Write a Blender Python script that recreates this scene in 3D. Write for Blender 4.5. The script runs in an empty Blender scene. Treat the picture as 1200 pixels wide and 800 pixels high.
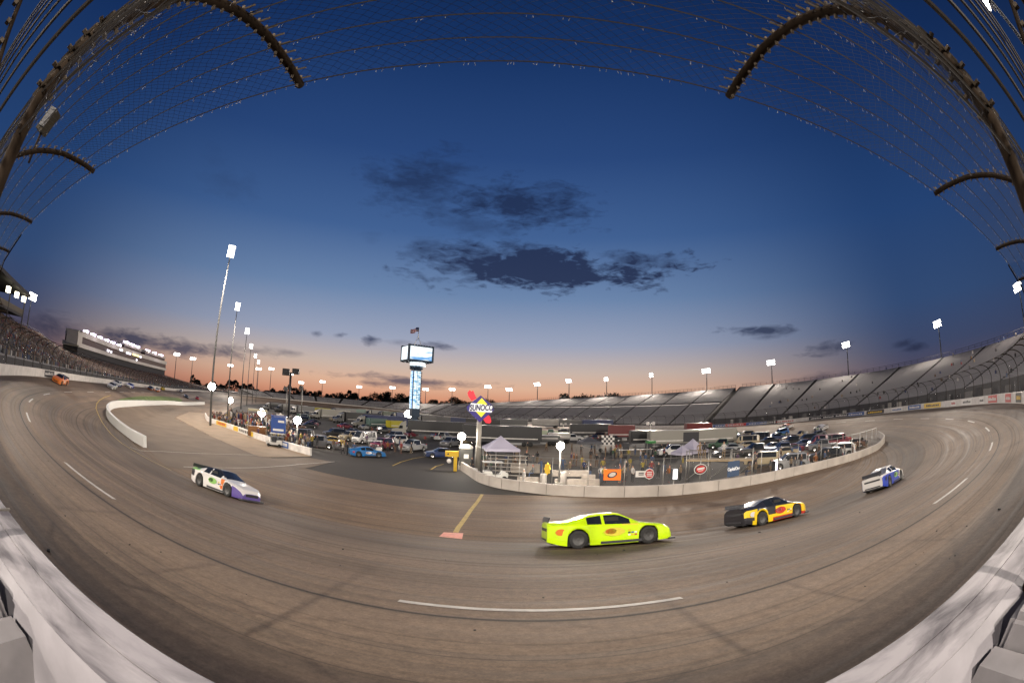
import math, random
# ---------------------------------------------------------------- camera model and plan of the track
ZC = 6.9                      # camera height above the infield
PITCH, ROLL, FPX = math.radians(9.5), math.radians(1.75), 500.0
_f = (0.0, math.cos(PITCH), math.sin(PITCH)); _r = (1.0, 0.0, 0.0); _u = (0.0, -math.sin(PITCH), math.cos(PITCH))
_c, _s = math.cos(ROLL), math.sin(ROLL)
CR = tuple(_c*a + _s*b for a, b in zip(_r, _u)); CU = tuple(-_s*a + _c*b for a, b in zip(_r, _u)); CF = _f
def ray(x, y):
    dx, dy = x-600, 400-y; r = math.hypot(dx, dy) or 1e-9
    th = 2*math.asin(min(1, r/(2*FPX))); s = math.sin(th)/r
    return tuple(CR[i]*dx*s + CU[i]*dy*s + CF[i]*math.cos(th) for i in range(3))
def proj(p):
    v = (p[0], p[1], p[2]-ZC); n = math.sqrt(sum(a*a for a in v)); v = [a/n for a in v]
    a = sum(p*q for p, q in zip(v, CR)); b = sum(p*q for p, q in zip(v, CU)); c = sum(p*q for p, q in zip(v, CF))
    r = 2*FPX*math.sin(math.acos(max(-1, min(1, c)))/2); m = math.hypot(a, b) or 1e-9
    return 600+a/m*r, 400-b/m*r
YW, RT = 0.77, 87.0           # wall face in front of the camera, turn radius
DX, DY = math.sin(math.radians(-33)), math.cos(math.radians(-33))
def build_path():
    step = 1.0; pts = []
    C = (0.0, YW+RT)
    for d in range(-48, 123):                          # near turn
        pts.append((C[0]+RT*math.sin(math.radians(d)), C[1]-RT*math.cos(math.radians(d))))
    e = (C[0]+RT*math.sin(math.radians(123)), C[1]-RT*math.cos(math.radians(123)))
    for k in range(0, 69): pts.append((e[0]+DX*2*k, e[1]+DY*2*k))
    # front stretch, gently bulging
    s = pts[0]; al_s = s[0]*DX+s[1]*DY; mid = pts[-1][0]*DX+pts[-1][1]*DY
    Rf = (mid-al_s)/math.sin(math.radians(9)); fr = []; x, y = s; n = 76; L = Rf*math.radians(9)/n
    for k in range(n):
        az = math.radians(-42 + 9*(k+.5)/n); x += math.sin(az)*L; y += math.cos(az)*L; fr.append((x, y))
    half = fr[::-1] + pts                              # from the middle of the front to the middle of the back
    def mir(p):
        a = p[0]*DX+p[1]*DY; return (p[0]+2*(mid-a)*DX, p[1]+2*(mid-a)*DY)
    full = half + [mir(p) for p in half[::-1]][1:-1]
    return full, len(half), n
PATH, NHALF, NFR = build_path()
NP = len(PATH)
def phi_of(i):                                          # position in degrees round the near turn (mirrored for the far one)
    j = i if i < NHALF else 2*NHALF-2-i
    return j - NFR - 48 if j - NFR < 171 else 123 + (j-NFR-171)*1.3
def lut(x, tab):
    if x <= tab[0][0]: return tab[0][1]
    for (a, b), (c, d) in zip(tab, tab[1:]):
        if x <= c: return b+(d-b)*(x-a)/(c-a)
    return tab[-1][1]
ZB = [(-125, 3.8), (-90, 4.4), (-45, 4.75), (-33, 4.7), (-18, 4.98), (40, 4.98), (66, 4.6), (90, 3.6), (105, 2.6), (123, 1.5), (145, .95)]
ZT = [(-70, .4), (-45, .45), (-25, .75), (-8, 1.15), (4, 1.15), (14, .6), (24, .1), (60, .0), (125, .0), (171, .0)]
def zb(i): return lut(phi_of(i), ZB)
def zt(i): return lut(phi_of(i), ZT)
def tang(i):
    a, b = PATH[(i-1) % NP], PATH[(i+1) % NP]; d = math.hypot(b[0]-a[0], b[1]-a[1]); return (b[0]-a[0])/d, (b[1]-a[1])/d
TAN = [tang(i) for i in range(NP)]; NRM = [(-t[1], t[0]) for t in TAN]      # inward normal
S_TOE, S_IN = 17.3, 34.0
def off(i, s, z=0.0):
    i %= NP; return (PATH[i][0]+NRM[i][0]*s, PATH[i][1]+NRM[i][1]*s, z)
def zprof(i, s):
    if s <= 0: return zb(i)
    if s < S_TOE: return zb(i)+(zt(i)-zb(i))*s/S_TOE
    if s < S_IN: return zt(i)*(1-(s-S_TOE)/(S_IN-S_TOE))
    return 0.0
def locate(x, y):
    i = min(range(0, NP, 4), key=lambda k: (PATH[k][0]-x)**2+(PATH[k][1]-y)**2)
    i = min(range(i-4, i+5), key=lambda k: (PATH[k % NP][0]-x)**2+(PATH[k % NP][1]-y)**2) % NP
    return i, (x-PATH[i][0])*NRM[i][0]+(y-PATH[i][1])*NRM[i][1]
def height(x, y):
    i, s = locate(x, y); return zprof(i, s)
def G(px, py, dz=0.0):
    """ground point seen at a pixel of the photograph"""
    v = ray(px, py); lo = 0.5; t = lo
    while t < 700:
        p = (v[0]*t, v[1]*t, ZC+v[2]*t)
        if p[2] <= height(p[0], p[1])+dz:
            a, b = t-max(.25, t*.02), t
            for _ in range(20):
                m = (a+b)/2; q = (v[0]*m, v[1]*m, ZC+v[2]*m)
                if q[2] <= height(q[0], q[1])+dz: b = m
                else: a = m
            return (v[0]*b, v[1]*b, ZC+v[2]*b-dz)
        t += max(.25, t*.02)
    return None
def AE(px, py):
    v = ray(px, py); return math.degrees(math.atan2(v[0], v[1])), math.degrees(math.asin(v[2]))
# ---------------------------------------------------------------- end of core
import bpy, bmesh
from mathutils import Vector, Matrix
random.seed(7)
D = bpy.data; SC = bpy.context.scene; COL = SC.collection
def lin(c):
    if isinstance(c, str): c = tuple(int(c[i:i+2], 16) for i in (1, 3, 5))
    return tuple(((v/255)/12.92 if v/255 <= .04045 else ((v/255+.055)/1.055)**2.4) for v in c)
MATS = {}
def mat(name, color, rough=.7, metal=0., emit=None, estr=1., noise=0., nscale=3., bump=0., spec=.4, coat=0.):
    if name in MATS: return MATS[name]
    m = D.materials.new(name); m.use_nodes = True; nt = m.node_tree; b = nt.nodes['Principled BSDF']
    c = lin(color) if isinstance(color, str) or max(color) > 1 else color
    b.inputs['Base Color'].default_value = (*c, 1); b.inputs['Roughness'].default_value = rough
    b.inputs['Metallic'].default_value = metal; b.inputs['Specular IOR Level'].default_value = spec
    if coat: b.inputs['Coat Weight'].default_value = coat; b.inputs['Coat Roughness'].default_value = .08
    if emit is not None:
        b.inputs['Emission Color'].default_value = (*(lin(emit) if isinstance(emit, str) else emit), 1)
        b.inputs['Emission Strength'].default_value = estr
        m.cycles.emission_sampling = 'NONE'
    if noise:
        n = nt.nodes.new('ShaderNodeTexNoise'); n.inputs['Scale'].default_value = nscale; n.inputs['Detail'].default_value = 5
        tc = nt.nodes.new('ShaderNodeTexCoord'); nt.links.new(tc.outputs['Object'], n.inputs['Vector'])
        r = nt.nodes.new('ShaderNodeMapRange'); r.inputs[1].default_value = .3; r.inputs[2].default_value = .7
        r.inputs[3].default_value = 1-noise; r.inputs[4].default_value = 1+noise*.5; nt.links.new(n.outputs['Fac'], r.inputs[0])
        mx = nt.nodes.new('ShaderNodeVectorMath'); mx.operation = 'SCALE'; mx.inputs[0].default_value = c
        nt.links.new(r.outputs[0], mx.inputs['Scale']); nt.links.new(mx.outputs[0], b.inputs['Base Color'])
        if bump:
            bp = nt.nodes.new('ShaderNodeBump'); bp.inputs['Strength'].default_value = bump; bp.inputs['Distance'].default_value = .05
            nt.links.new(n.outputs['Fac'], bp.inputs['Height']); nt.links.new(bp.outputs[0], b.inputs['Normal'])
    MATS[name] = m; return m
class MB:
    def __init__(s): s.v = []; s.f = []; s.m = []; s.ms = []; s.uv = None; s.smooth = []
    def mi(s, m):
        if m not in s.ms: s.ms.append(m)
        return s.ms.index(m)
    def face(s, pts, m, sm=False):
        b = len(s.v); s.v += [tuple(p) for p in pts]; s.f.append(tuple(range(b, b+len(pts)))); s.m.append(s.mi(m)); s.smooth.append(sm)
    def mesh(s, vs, fs, m, sm=False):
        b = len(s.v); s.v += [tuple(p) for p in vs]; k = s.mi(m)
        for f in fs: s.f.append(tuple(b+i for i in f)); s.m.append(k); s.smooth.append(sm)
    def box(s, c, d, m, M=None, taper=1.0):
        x, y, z = d[0]/2, d[1]/2, d[2]/2
        vs = [(-x,-y,-z),(x,-y,-z),(x,y,-z),(-x,y,-z),(-x*taper,-y*taper,z),(x*taper,-y*taper,z),(x*taper,y*taper,z),(-x*taper,y*taper,z)]
        if M: vs = [tuple(M @ Vector(v)) for v in vs]
        vs = [(a[0]+c[0], a[1]+c[1], a[2]+c[2]) for a in vs]
        s.mesh(vs, [(0,3,2,1),(4,5,6,7),(0,1,5,4),(1,2,6,5),(2,3,7,6),(3,0,4,7)], m)
    def tube(s, pts, r, m, n=6, caps=True, closed=False):
        pts = [Vector(p) for p in pts]; rs = r if isinstance(r, (list, tuple)) else [r]*len(pts); vs = []; fs = []
        for k, p in enumerate(pts):
            a = pts[max(k-1, 0)]; b = pts[min(k+1, len(pts)-1)]; d = (b-a).normalized() if (b-a).length > 1e-9 else Vector((0,0,1))
            up = Vector((0,0,1)) if abs(d.z) < .95 else Vector((1,0,0)); u = d.cross(up).normalized(); w = u.cross(d)
            for j in range(n):
                t = 2*math.pi*j/n; vs.append(p+(u*math.cos(t)+w*math.sin(t))*rs[k])
        for k in range(len(pts)-1):
            for j in range(n):
                a = k*n+j; b = k*n+(j+1) % n; fs.append((a, b, b+n, a+n))
        if caps: fs.append(tuple(range(n-1, -1, -1))); fs.append(tuple(range((len(pts)-1)*n, len(pts)*n)))
        s.mesh(vs, fs, m, n > 5)
    def build(s, name, parent=None, loc=None):
        me = D.meshes.new(name); me.from_pydata(s.v, [], s.f)
        for m in s.ms: me.materials.append(m)
        if s.f: me.polygons.foreach_set('material_index', s.m); me.polygons.foreach_set('use_smooth', s.smooth)
        me.update(); o = D.objects.new(name, me); COL.objects.link(o)
        if parent: o.parent = parent
        if loc: o.location = loc
        return o
def tag(o, label=None, cat=None, group=None, kind=None):
    for k, v in (('label', label), ('category', cat), ('group', group), ('kind', kind)):
        if v: o[k] = v
    return o
def empty(name, label, cat, loc=(0,0,0), rz=0., group=None, M=None):
    o = D.objects.new(name, None); COL.objects.link(o); o.empty_display_size = .3
    if M is not None: o.matrix_world = M
    else: o.location = loc; o.rotation_euler = (0, 0, rz)
    return tag(o, label, cat, group)
def copy_tree(o, parent=None, mats=None):
    c = o.copy(); COL.objects.link(c)
    if parent: c.parent = parent
    for ch in o.children: copy_tree(ch, c)
    return c
def recolor(o, old, new):
    for ch in [o]+list(o.children_recursive):
        if ch.type == 'MESH':
            for sl in ch.material_slots:
                if sl.material == old: sl.link = 'OBJECT'; sl.material = new
def ground_matrix(x, y, hx, hy, z=None):
    """frame standing on the banked ground, x axis along the heading"""
    e = .8; z0 = height(x, y) if z is None else z
    gx = (height(x+e, y)-height(x-e, y))/(2*e) if z is None else 0; gy = (height(x, y+e)-height(x, y-e))/(2*e) if z is None else 0
    n = Vector((-gx, -gy, 1)).normalized(); h = Vector((hx, hy, 0)); h = (h-n*h.dot(n)).normalized(); l = n.cross(h)
    return Matrix(((h.x, l.x, n.x, x), (h.y, l.y, n.y, y), (h.z, l.z, n.z, z0), (0, 0, 0, 1)))
# ------------------------------------------------------------ common materials
WHITE = mat('white_paint', (.62, .59, .56), .55, noise=.25, nscale=1.5)
CONC = mat('wall_concrete', (.42, .38, .34), .8, noise=.2, nscale=.6, bump=.1)
STEEL = mat('galvanised_steel', (.30, .29, .27), .45, .7)
POSTM = mat('weathered_post_steel', (.024, .017, .012), .85, 0, noise=.3, nscale=6, spec=.03)
CABLE = mat('cable_steel', (.045, .04, .036), .7, 0, spec=.06)
BLACK = mat('black_rubber', (.02, .02, .02), .8)
DARK = mat('dark_trim', (.03, .03, .035), .5)
GLASS = mat('tinted_glass', (.015, .018, .022), .08, 0, spec=.8)
POLEM = mat('lamp_pole_steel', (.10,.10,.10), .6, .2)
CHROME = mat('bright_metal', (.55, .55, .55), .25, .9)
SKIN = mat('skin', (.42, .26, .19), .6)
LAMP_ON = mat('lamp_lens_lit', (.9, .9, .9), .4, emit=(1.0, .97, .92), estr=14.)
def signmat(name, c): return mat('paint_'+name, c, .5)
# ------------------------------------------------------------ world
w = D.worlds.new("World"); SC.world = w; w.use_nodes = True; nt = w.node_tree; N = nt.nodes; Lk = nt.links
bg = N['Background']; out = N['World Output']
tc = N.new('ShaderNodeTexCoord'); sep = N.new('ShaderNodeSeparateXYZ'); Lk.new(tc.outputs['Generated'], sep.inputs[0])
def math_(op, a, b=None, c=None, clamp=False):
    n = N.new('ShaderNodeMath'); n.operation = op; n.use_clamp = clamp
    for k, v in enumerate((a, b, c)):
        if v is None: continue
        if isinstance(v, (int, float)): n.inputs[k].default_value = v
        else: Lk.new(v, n.inputs[k])
    return n.outputs[0]
def ramp(fac, stops):
    r = N.new('ShaderNodeValToRGB'); e = r.color_ramp.elements
    while len(e) > 1: e.remove(e[-1])
    e[0].position = stops[0][0]; e[0].color = (*lin(stops[0][1]), 1)
    for p, c in stops[1:]:
        k = e.new(p); k.color = (*lin(c), 1)
    Lk.new(fac, r.inputs[0]); return r.outputs[0]
el = math_('ARCSINE', sep.outputs[2]); elf = math_('MULTIPLY', el, 2/math.pi)          # 0 horizon .. 1 zenith
az = math_('ARCTAN2', sep.outputs[0], sep.outputs[1])                                      # 0 at the view axis
sun = ramp(elf, [(0, (182,116,92)), (.014, (212,148,118)), (.034, (222,178,150)), (.06, (202,182,170)), (.10, (156,164,186)), (.17, (108,134,172)), (.26, (66,98,148)), (.38, (42,72,124)), (.55, (22,50,98)), (.8, (10,30,66)), (1, (8,22,50))])
sidec = ramp(elf, [(0, (92,74,78)), (.03, (82,74,90)), (.07, (62,72,102)), (.13, (50,74,114)), (.25, (36,66,114)), (.45, (20,46,92)), (.8, (10,28,62)), (1, (8,22,50))])
back = ramp(elf, [(0, (34,40,66)), (.15, (26,40,74)), (.5, (14,32,66)), (1, (8,22,50))])
caz = math_('COSINE', math_('ADD', az, math.radians(8)))
fm = N.new('ShaderNodeMapRange'); fm.interpolation_type = 'SMOOTHSTEP'; Lk.new(caz, fm.inputs[0]); fm.inputs[1].default_value = .42; fm.inputs[2].default_value = 1.0
fb = N.new('ShaderNodeMapRange'); fb.interpolation_type = 'SMOOTHSTEP'; Lk.new(caz, fb.inputs[0]); fb.inputs[1].default_value = -.6; fb.inputs[2].default_value = .4
def mixc(f, a, b):
    n = N.new('ShaderNodeMix'); n.data_type = 'RGBA'
    if isinstance(f, (int, float)): n.inputs[0].default_value = f
    else: Lk.new(f, n.inputs[0])
    for k, v in ((6, a), (7, b)):
        if isinstance(v, tuple): n.inputs[k].default_value = (*v, 1)
        else: Lk.new(v, n.inputs[k])
    return n.outputs[2]
sky = mixc(fm.outputs[0], mixc(fb.outputs[0], back, sidec), sun)
# evening clouds: soft patches of broken cloud by direction (azimuth, elevation in degrees)
azd = math_('MULTIPLY', az, 180/math.pi); eld = math_('MULTIPLY', el, 180/math.pi)
def nz(scale, sx, sy, detail=6, dist=.6):
    cx = N.new('ShaderNodeCombineXYZ'); Lk.new(math_('MULTIPLY', azd, sx), cx.inputs[0]); Lk.new(math_('MULTIPLY', eld, sy), cx.inputs[1])
    n = N.new('ShaderNodeTexNoise'); n.inputs['Scale'].default_value = scale; n.inputs['Detail'].default_value = detail
    n.inputs['Roughness'].default_value = .58; n.inputs['Distortion'].default_value = dist; Lk.new(cx.outputs[0], n.inputs['Vector']); return n.outputs['Fac']
nA = nz(1., .13, .38); nB = nz(1., .45, 1.3)
nsum = math_('ADD', math_('MULTIPLY', math_('SUBTRACT', nA, .5), 2.4), math_('MULTIPLY', math_('SUBTRACT', nB, .5), 1.6))
cl = None
def cloud(px, py, wx, wy, tilt=0., dens=1.):
    """px, py: centre seen in the photo, wx, wy: half size in degrees"""
    global cl
    a, e = AE(px, py); t = math.radians(tilt)
    dx = math_('SUBTRACT', azd, a); dy = math_('SUBTRACT', eld, e)
    u = math_('ADD', math_('MULTIPLY', dx, math.cos(t)/wx), math_('MULTIPLY', dy, math.sin(t)/wx))
    v = math_('ADD', math_('MULTIPLY', dx, -math.sin(t)/wy), math_('MULTIPLY', dy, math.cos(t)/wy))
    r = math_('SQRT', math_('ADD', math_('MULTIPLY', u, u), math_('MULTIPLY', v, v)))
    d = math_('MULTIPLY', math_('SUBTRACT', math_('ADD', 1., math_('MULTIPLY', nsum, .95)), r), 1.25*dens, clamp=True)
    d = math_('MULTIPLY', d, dens)
    cl = d if cl is None else math_('MAXIMUM', cl, d)
CLOUDS = [(492,215,9.5,5.0,0,.8),(610,240,14,3.4,-4,1.),(560,265,7,2.,-8,.6),(560,305,11,3.2,8,1.1),(650,316,18,2.9,-2,1.45),(740,306,8,1.5,-6,.9),(500,293,4,2,15,.7),(437,280,2,1,0,.4),
 (270,215,6,2.,-4,.38),(250,190,3,2.5,-30,.25),(434,399,1.7,1.,10,1.),(399,392,1.2,.45,10,.8),(370,391,1.,.5,5,.7),(465,401,2,.5,0,.5),(515,406,2.4,.6,-3,.9),(490,447,11,.75,0,.9),(438,449,4,.6,0,.8),
 (228,408,10,1.3,4,.9),(165,398,8,1.4,4,.95),(300,412,4,.6,5,.7),(55,382,9,1.8,4,.75),(895,387,6.,.8,-2,.95),(900,394,3,.5,0,.6),(965,409,4,1.0,0,.9),(1075,407,2,.7,4,.8),(1060,402,1.6,.5,4,.7),(985,443,9,1.,0,.7),(340,413,3,.5,0,.6),(700,330,9,1,0,.2)]
for c in CLOUDS: cloud(*c)
ccol = mixc(fm.outputs[0], lin((36,42,66)), ramp(elf, [(0, (66,58,78)), (.04, (62,66,92)), (.12, (50,62,92)), (.3, (33,48,82)), (.6, (22,36,66))]))
sky2 = mixc(math_('MULTIPLY', cl, .92), sky, ccol)
nish = N.new('ShaderNodeTexSky'); nish.sky_type = 'NISHITA'; nish.sun_disc = False; nish.sun_elevation = math.radians(2); nish.sun_rotation = math.radians(-8)
addn = N.new('ShaderNodeMix'); addn.data_type = 'RGBA'; addn.blend_type = 'ADD'; addn.inputs[0].default_value = 1.
sc_ = N.new('ShaderNodeVectorMath'); sc_.operation = 'SCALE'; sc_.inputs['Scale'].default_value = .0003; Lk.new(nish.outputs[0], sc_.inputs[0])
Lk.new(sky2, addn.inputs[6]); Lk.new(sc_.outputs[0], addn.inputs[7])
Lk.new(addn.outputs[2], bg.inputs[0]); bg.inputs[1].default_value = 1.0
# ------------------------------------------------------------ camera
cam = D.cameras.new('camera'); camo = D.objects.new('camera', cam); COL.objects.link(camo); SC.camera = camo
cam.type = 'PANO'; cam.sensor_width = 36; cam.clip_end = 5000; cam.clip_start = .05
try:
    cam.panorama_type = 'FISHEYE_EQUISOLID'; cam.fisheye_lens = 15; cam.fisheye_fov = math.radians(220)
except Exception:
    cam.cycles.panorama_type = 'FISHEYE_EQUISOLID'; cam.cycles.fisheye_lens = 15; cam.cycles.fisheye_fov = math.radians(220)
camo.matrix_world = Matrix(((CR[0], CU[0], -CF[0], 0), (CR[1], CU[1], -CF[1], 0), (CR[2], CU[2], -CF[2], ZC), (0, 0, 0, 1)))
SC.view_settings.view_transform = 'Standard'; SC.view_settings.look = 'None'; SC.view_settings.exposure = 0; SC.view_settings.gamma = 1
SC.render.engine = 'CYCLES'; cy = SC.cycles; cy.max_bounces = 5; cy.diffuse_bounces = 2; cy.glossy_bounces = 2; cy.transparent_max_bounces = 24; cy.transmission_bounces = 2
cy.use_denoising = True; cy.caustics_reflective = False; cy.caustics_refractive = False; cy.sample_clamp_indirect = 4; cy.sample_clamp_direct = 0
try: cy.use_light_tree = True
except Exception: pass
sunl = D.lights.new('afterglow_sun', 'SUN'); so = D.objects.new('afterglow_sun', sunl); COL.objects.link(so)
sunl.energy = .03; sunl.angle = math.radians(12); sunl.color = (1, .62, .45)
so.rotation_euler = Vector((-math.sin(math.radians(-8))*1, -math.cos(math.radians(-8)), -.03)).to_track_quat('-Z', 'Y').to_euler()
# ============================================================ SETTING: ground, track, walls
def arclen():
    L = [0.]
    for i in range(NP): a, b = PATH[i], PATH[(i+1) % NP]; L.append(L[-1]+math.hypot(b[0]-a[0], b[1]-a[1]))
    return L
ARC = arclen(); T0 = min(range(NP), key=lambda k: PATH[k][0]**2+PATH[k][1]**2)           # path index in front of the camera
def at(t, s, z=None):
    """point at arc length t (0 in front of the camera, positive to the right) and distance s inside the wall"""
    t = (t+ARC[T0]) % ARC[-1]; lo, hi = 0, NP
    while hi-lo > 1:
        m = (lo+hi)//2
        if ARC[m] <= t: lo = m
        else: hi = m
    f = (t-ARC[lo])/(ARC[lo+1]-ARC[lo]); a, b = off(lo, s), off(lo+1, s); j = (lo+1) % NP
    zz = zprof(lo, s)*(1-f)+zprof(j, s)*f if z is None else z
    return (a[0]+(b[0]-a[0])*f, a[1]+(b[1]-a[1])*f, zz)
def atw(t, s, dz): p = at(t, s, 0); b = at(t, 0); return (p[0], p[1], b[2]+dz)            # height counted from the wall foot
def uvmesh(name, rows, m, uvs):
    """grid of rows of points with per point uv"""
    nv = len(rows[0]); vs = [p for r in rows for p in r]; uv = [q for r in uvs for q in r]; fs = []
    for k in range(len(rows)-1):
        for j in range(nv-1): a = k*nv+j; fs.append((a, a+1, a+nv+1, a+nv))
    me = D.meshes.new(name); me.from_pydata(vs, [], fs); me.materials.append(m); l = me.uv_layers.new(name='UVMap')
    idx = [0]*len(me.loops); me.loops.foreach_get('vertex_index', idx)
    l.data.foreach_set('uv', [c for i in idx for c in uv[i]]); me.polygons.foreach_set('use_smooth', [True]*len(fs)); me.update()
    o = D.objects.new(name, me); COL.objects.link(o); return o
def track_material():
    m = D.materials.new('track_asphalt'); m.use_nodes = True; nt = m.node_tree; N = nt.nodes; L = nt.links; b = N['Principled BSDF']
    def M(op, a, b_=None, c=None, clamp=False):
        n = N.new('ShaderNodeMath'); n.operation = op; n.use_clamp = clamp
        for k, v in enumerate((a, b_, c)):
            if v is None: continue
            if isinstance(v, (int, float)): n.inputs[k].default_value = v
            else: L.new(v, n.inputs[k])
        return n.outputs[0]
    def R(v, a, b_, c, d, smooth=True):
        n = N.new('ShaderNodeMapRange'); n.interpolation_type = 'SMOOTHSTEP' if smooth else 'LINEAR'; L.new(v, n.inputs[0])
        for k, q in zip((1, 2, 3, 4), (a, b_, c, d)): n.inputs[k].default_value = q
        return n.outputs[0]
    uv = N.new('ShaderNodeUVMap'); sp = N.new('ShaderNodeSeparateXYZ'); L.new(uv.outputs[0], sp.inputs[0]); u, v = sp.outputs[0], sp.outputs[1]
    def noise(su, sv, detail=4, rough=.55, seed=0., dist=0.):
        c = N.new('ShaderNodeCombineXYZ'); L.new(M('MULTIPLY', u, su), c.inputs[0]); L.new(M('MULTIPLY', v, sv), c.inputs[1]); c.inputs[2].default_value = seed
        n = N.new('ShaderNodeTexNoise'); n.inputs['Scale'].default_value = 1; n.inputs['Detail'].default_value = detail; n.inputs['Roughness'].default_value = rough
        n.inputs['Distortion'].default_value = dist; L.new(c.outputs[0], n.inputs['Vector']); return n.outputs['Fac']
    streak = noise(.03, 2.2, 5, .65, 1.); streak2 = noise(.012, .6, 3, .5, 5.); grain = noise(22, 22, 3, .8, 2.); patch = noise(.14, .22, 4, .6, 3.); wob = noise(.2, .0, 2, .5, 8.)
    fine = noise(5.5, 5.5, 4, .75, 9.)
    skid = noise(.05, 1.1, 6, .7, 21., 1.5)
    vv = M('ADD', v, M('MULTIPLY', M('SUBTRACT', wob, .5), .10))
    # base colour across the track: grey upper grooves, browner apron
    cr = N.new('ShaderNodeValToRGB'); e = cr.color_ramp.elements; L.new(M('DIVIDE', vv, 34.), cr.inputs[0])
    stops = [(0, (0.160,0.113,0.078)), (.13, (0.175,0.125,0.087)), (.16, (0.196,0.139,0.096)), (.30, (0.190,0.134,0.092)), (.38, (0.155,0.111,0.077)), (.45, (0.143,0.103,0.072)), (.500, (0.166,0.119,0.083)), (.511, (0.164,0.108,0.065)), (.70, (0.176,0.117,0.073)), (1., (0.166,0.113,0.072))]
    while len(e) > 1: e.remove(e[-1])
    e[0].position = 0; e[0].color = (*stops[0][1], 1)
    for p, c in stops[1:]: k = e.new(p); k.color = (*c, 1)
    fac = R(streak, .3, .7, .74, 1.14); fac = M('MULTIPLY', fac, R(streak2, .3, .7, .84, 1.14)); fac = M('MULTIPLY', fac, R(patch, .3, .7, .84, 1.14))
    fac = M('MULTIPLY', fac, R(grain, .25, .75, .80, 1.20)); fac = M('MULTIPLY', fac, R(fine, .3, .7, .82, 1.18)); fac = M('MULTIPLY', fac, R(skid, .60, .75, 1., .62))
    tyre = noise(.006, 3.6, 3, .6, 33.); tyre2 = noise(.011, 6.5, 2, .5, 41., .4)
    fac = M('MULTIPLY', fac, R(tyre, .53, .63, 1., .72)); fac = M('MULTIPLY', fac, R(tyre2, .58, .65, 1., .66))
    # paving seams
    def seam(s0, wd, depth):
        return R(M('ABSOLUTE', M('SUBTRACT', vv, s0)), wd*.4, wd, depth, 1.)
    for s0, wd, dp in ((4.62, .06, .22), (10.4, .06, .62), (17.3, .07, .35), (20.1, .05, .62), (23.1, .06, .5), (26.2, .05, .6), (29.3, .06, .5), (31.6, .04, .7)):
        fac = M('MULTIPLY', fac, seam(s0, wd, dp))
    tar = noise(.35, .0, 2, .5, 15.)
    fac = M('MULTIPLY', fac, R(M('ABSOLUTE', M('SUBTRACT', v, M('ADD', 13.4, M('MULTIPLY', M('SUBTRACT', streak2, .5), 3.)))), .0, 1.4, .80, 1.))
    vm = N.new('ShaderNodeVectorMath'); vm.operation = 'SCALE'; L.new(cr.outputs[0], vm.inputs[0]); L.new(fac, vm.inputs['Scale'])
    L.new(vm.outputs[0], b.inputs['Base Color']); L.new(R(streak, .3, .7, .62, .86), b.inputs['Roughness']); b.inputs['Specular IOR Level'].default_value = .3
    bp = N.new('ShaderNodeBump'); bp.inputs['Strength'].default_value = .18; bp.inputs['Distance'].default_value = .02; L.new(grain, bp.inputs['Height']); L.new(bp.outputs[0], b.inputs['Normal'])
    return m
SS = [0, .6, 1.5, 3, 4.5, 6, 8, 10, 12, 14, 16, 17.3, 18, 20, 23, 26, 29, 31.5, 34]
rows, uvs = [], []
for i in range(NP+1):
    rows.append([off(i, s, zprof(i % NP, s)) for s in SS]); uvs.append([(ARC[i]-ARC[T0]+2000, s) for s in SS])
TRACKM = track_material()
tag(uvmesh('race_track', rows, TRACKM, uvs), kind='structure')
INF = mat('infield_asphalt', (.034, .028, .023), .85, noise=.35, nscale=.08)
gm = MB(); gm.face([(-1600,-900,-.03),(1600,-900,-.03),(1600,2300,-.03),(-1600,2300,-.03)], INF); tag(gm.build('ground'), kind='structure')
def patch(name, pts, m, dz, kind='structure'):
    """polygon of photo ground points laid dz above the ground, tessellated to follow the banking"""
    P = [G(*q) for q in pts]; P = [Vector((p[0], p[1], 0)) for p in P]
    bm = bmesh.new(); vs = [bm.verts.new(p) for p in P]; f = bm.faces.new(vs); bmesh.ops.triangulate(bm, faces=[f])
    for _ in range(6):
        ed = [e for e in bm.edges if e.calc_length() > 3.0]
        if not ed: break
        bmesh.ops.subdivide_edges(bm, edges=ed, cuts=1); bmesh.ops.triangulate(bm, faces=bm.faces[:])
    for v in bm.verts: v.co.z = height(v.co.x, v.co.y)+dz
    bmesh.ops.recalc_face_normals(bm, faces=bm.faces[:])
    me = D.meshes.new(name); bm.to_mesh(me); bm.free(); me.materials.append(m); o = D.objects.new(name, me); COL.objects.link(o); return tag(o, kind=kind)
TANM = mat('pit_concrete', (.27, .20, .138), .85, noise=.18, nscale=.4)
PITA = mat('pit_road_asphalt', (.155, .115, .082), .85, noise=.22, nscale=.3)
GRASS = mat('grass', (.10, .15, .03), .9, noise=.45, nscale=.8, bump=.4)
patch('pit_road', [(131,492),(150,510),(172,524),(196,547),(240,553),(330,552),(390,541),(362,536),(304,536),(250,513),(204,490),(212,484),(240,479),(240,473.5),(190,474.5),(150,477),(134,481)], PITA, .012)
patch('pit_concrete', [(206,489),(250,512),(304,535),(364,535),(362,531),(330,522),(300,512),(270,501),(243,491),(240,484),(222,482.5)], TANM, .02)
patch('grass', [(136,470),(141,467.4),(150,465.6),(165,464.2),(190,464.2),(209,466),(214,469),(210,471.2),(180,471.8),(150,472)], GRASS, .02)
patch('grass', [(604,517),(668,517),(664,505),(608,503)], GRASS, .01)
patch('infield_yard', [(604,538),(700,548),(705,528),(668,518),(604,518)], mat('yard_dirt', (.16,.125,.085), .9, noise=.3, nscale=.3), .008)
patch('infield_yard', [(716,531),(760,536),(762,531),(742,524),(712,522)], mat('yard_dirt2', (.24,.19,.12), .9, noise=.3, nscale=.3), .008)
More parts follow.
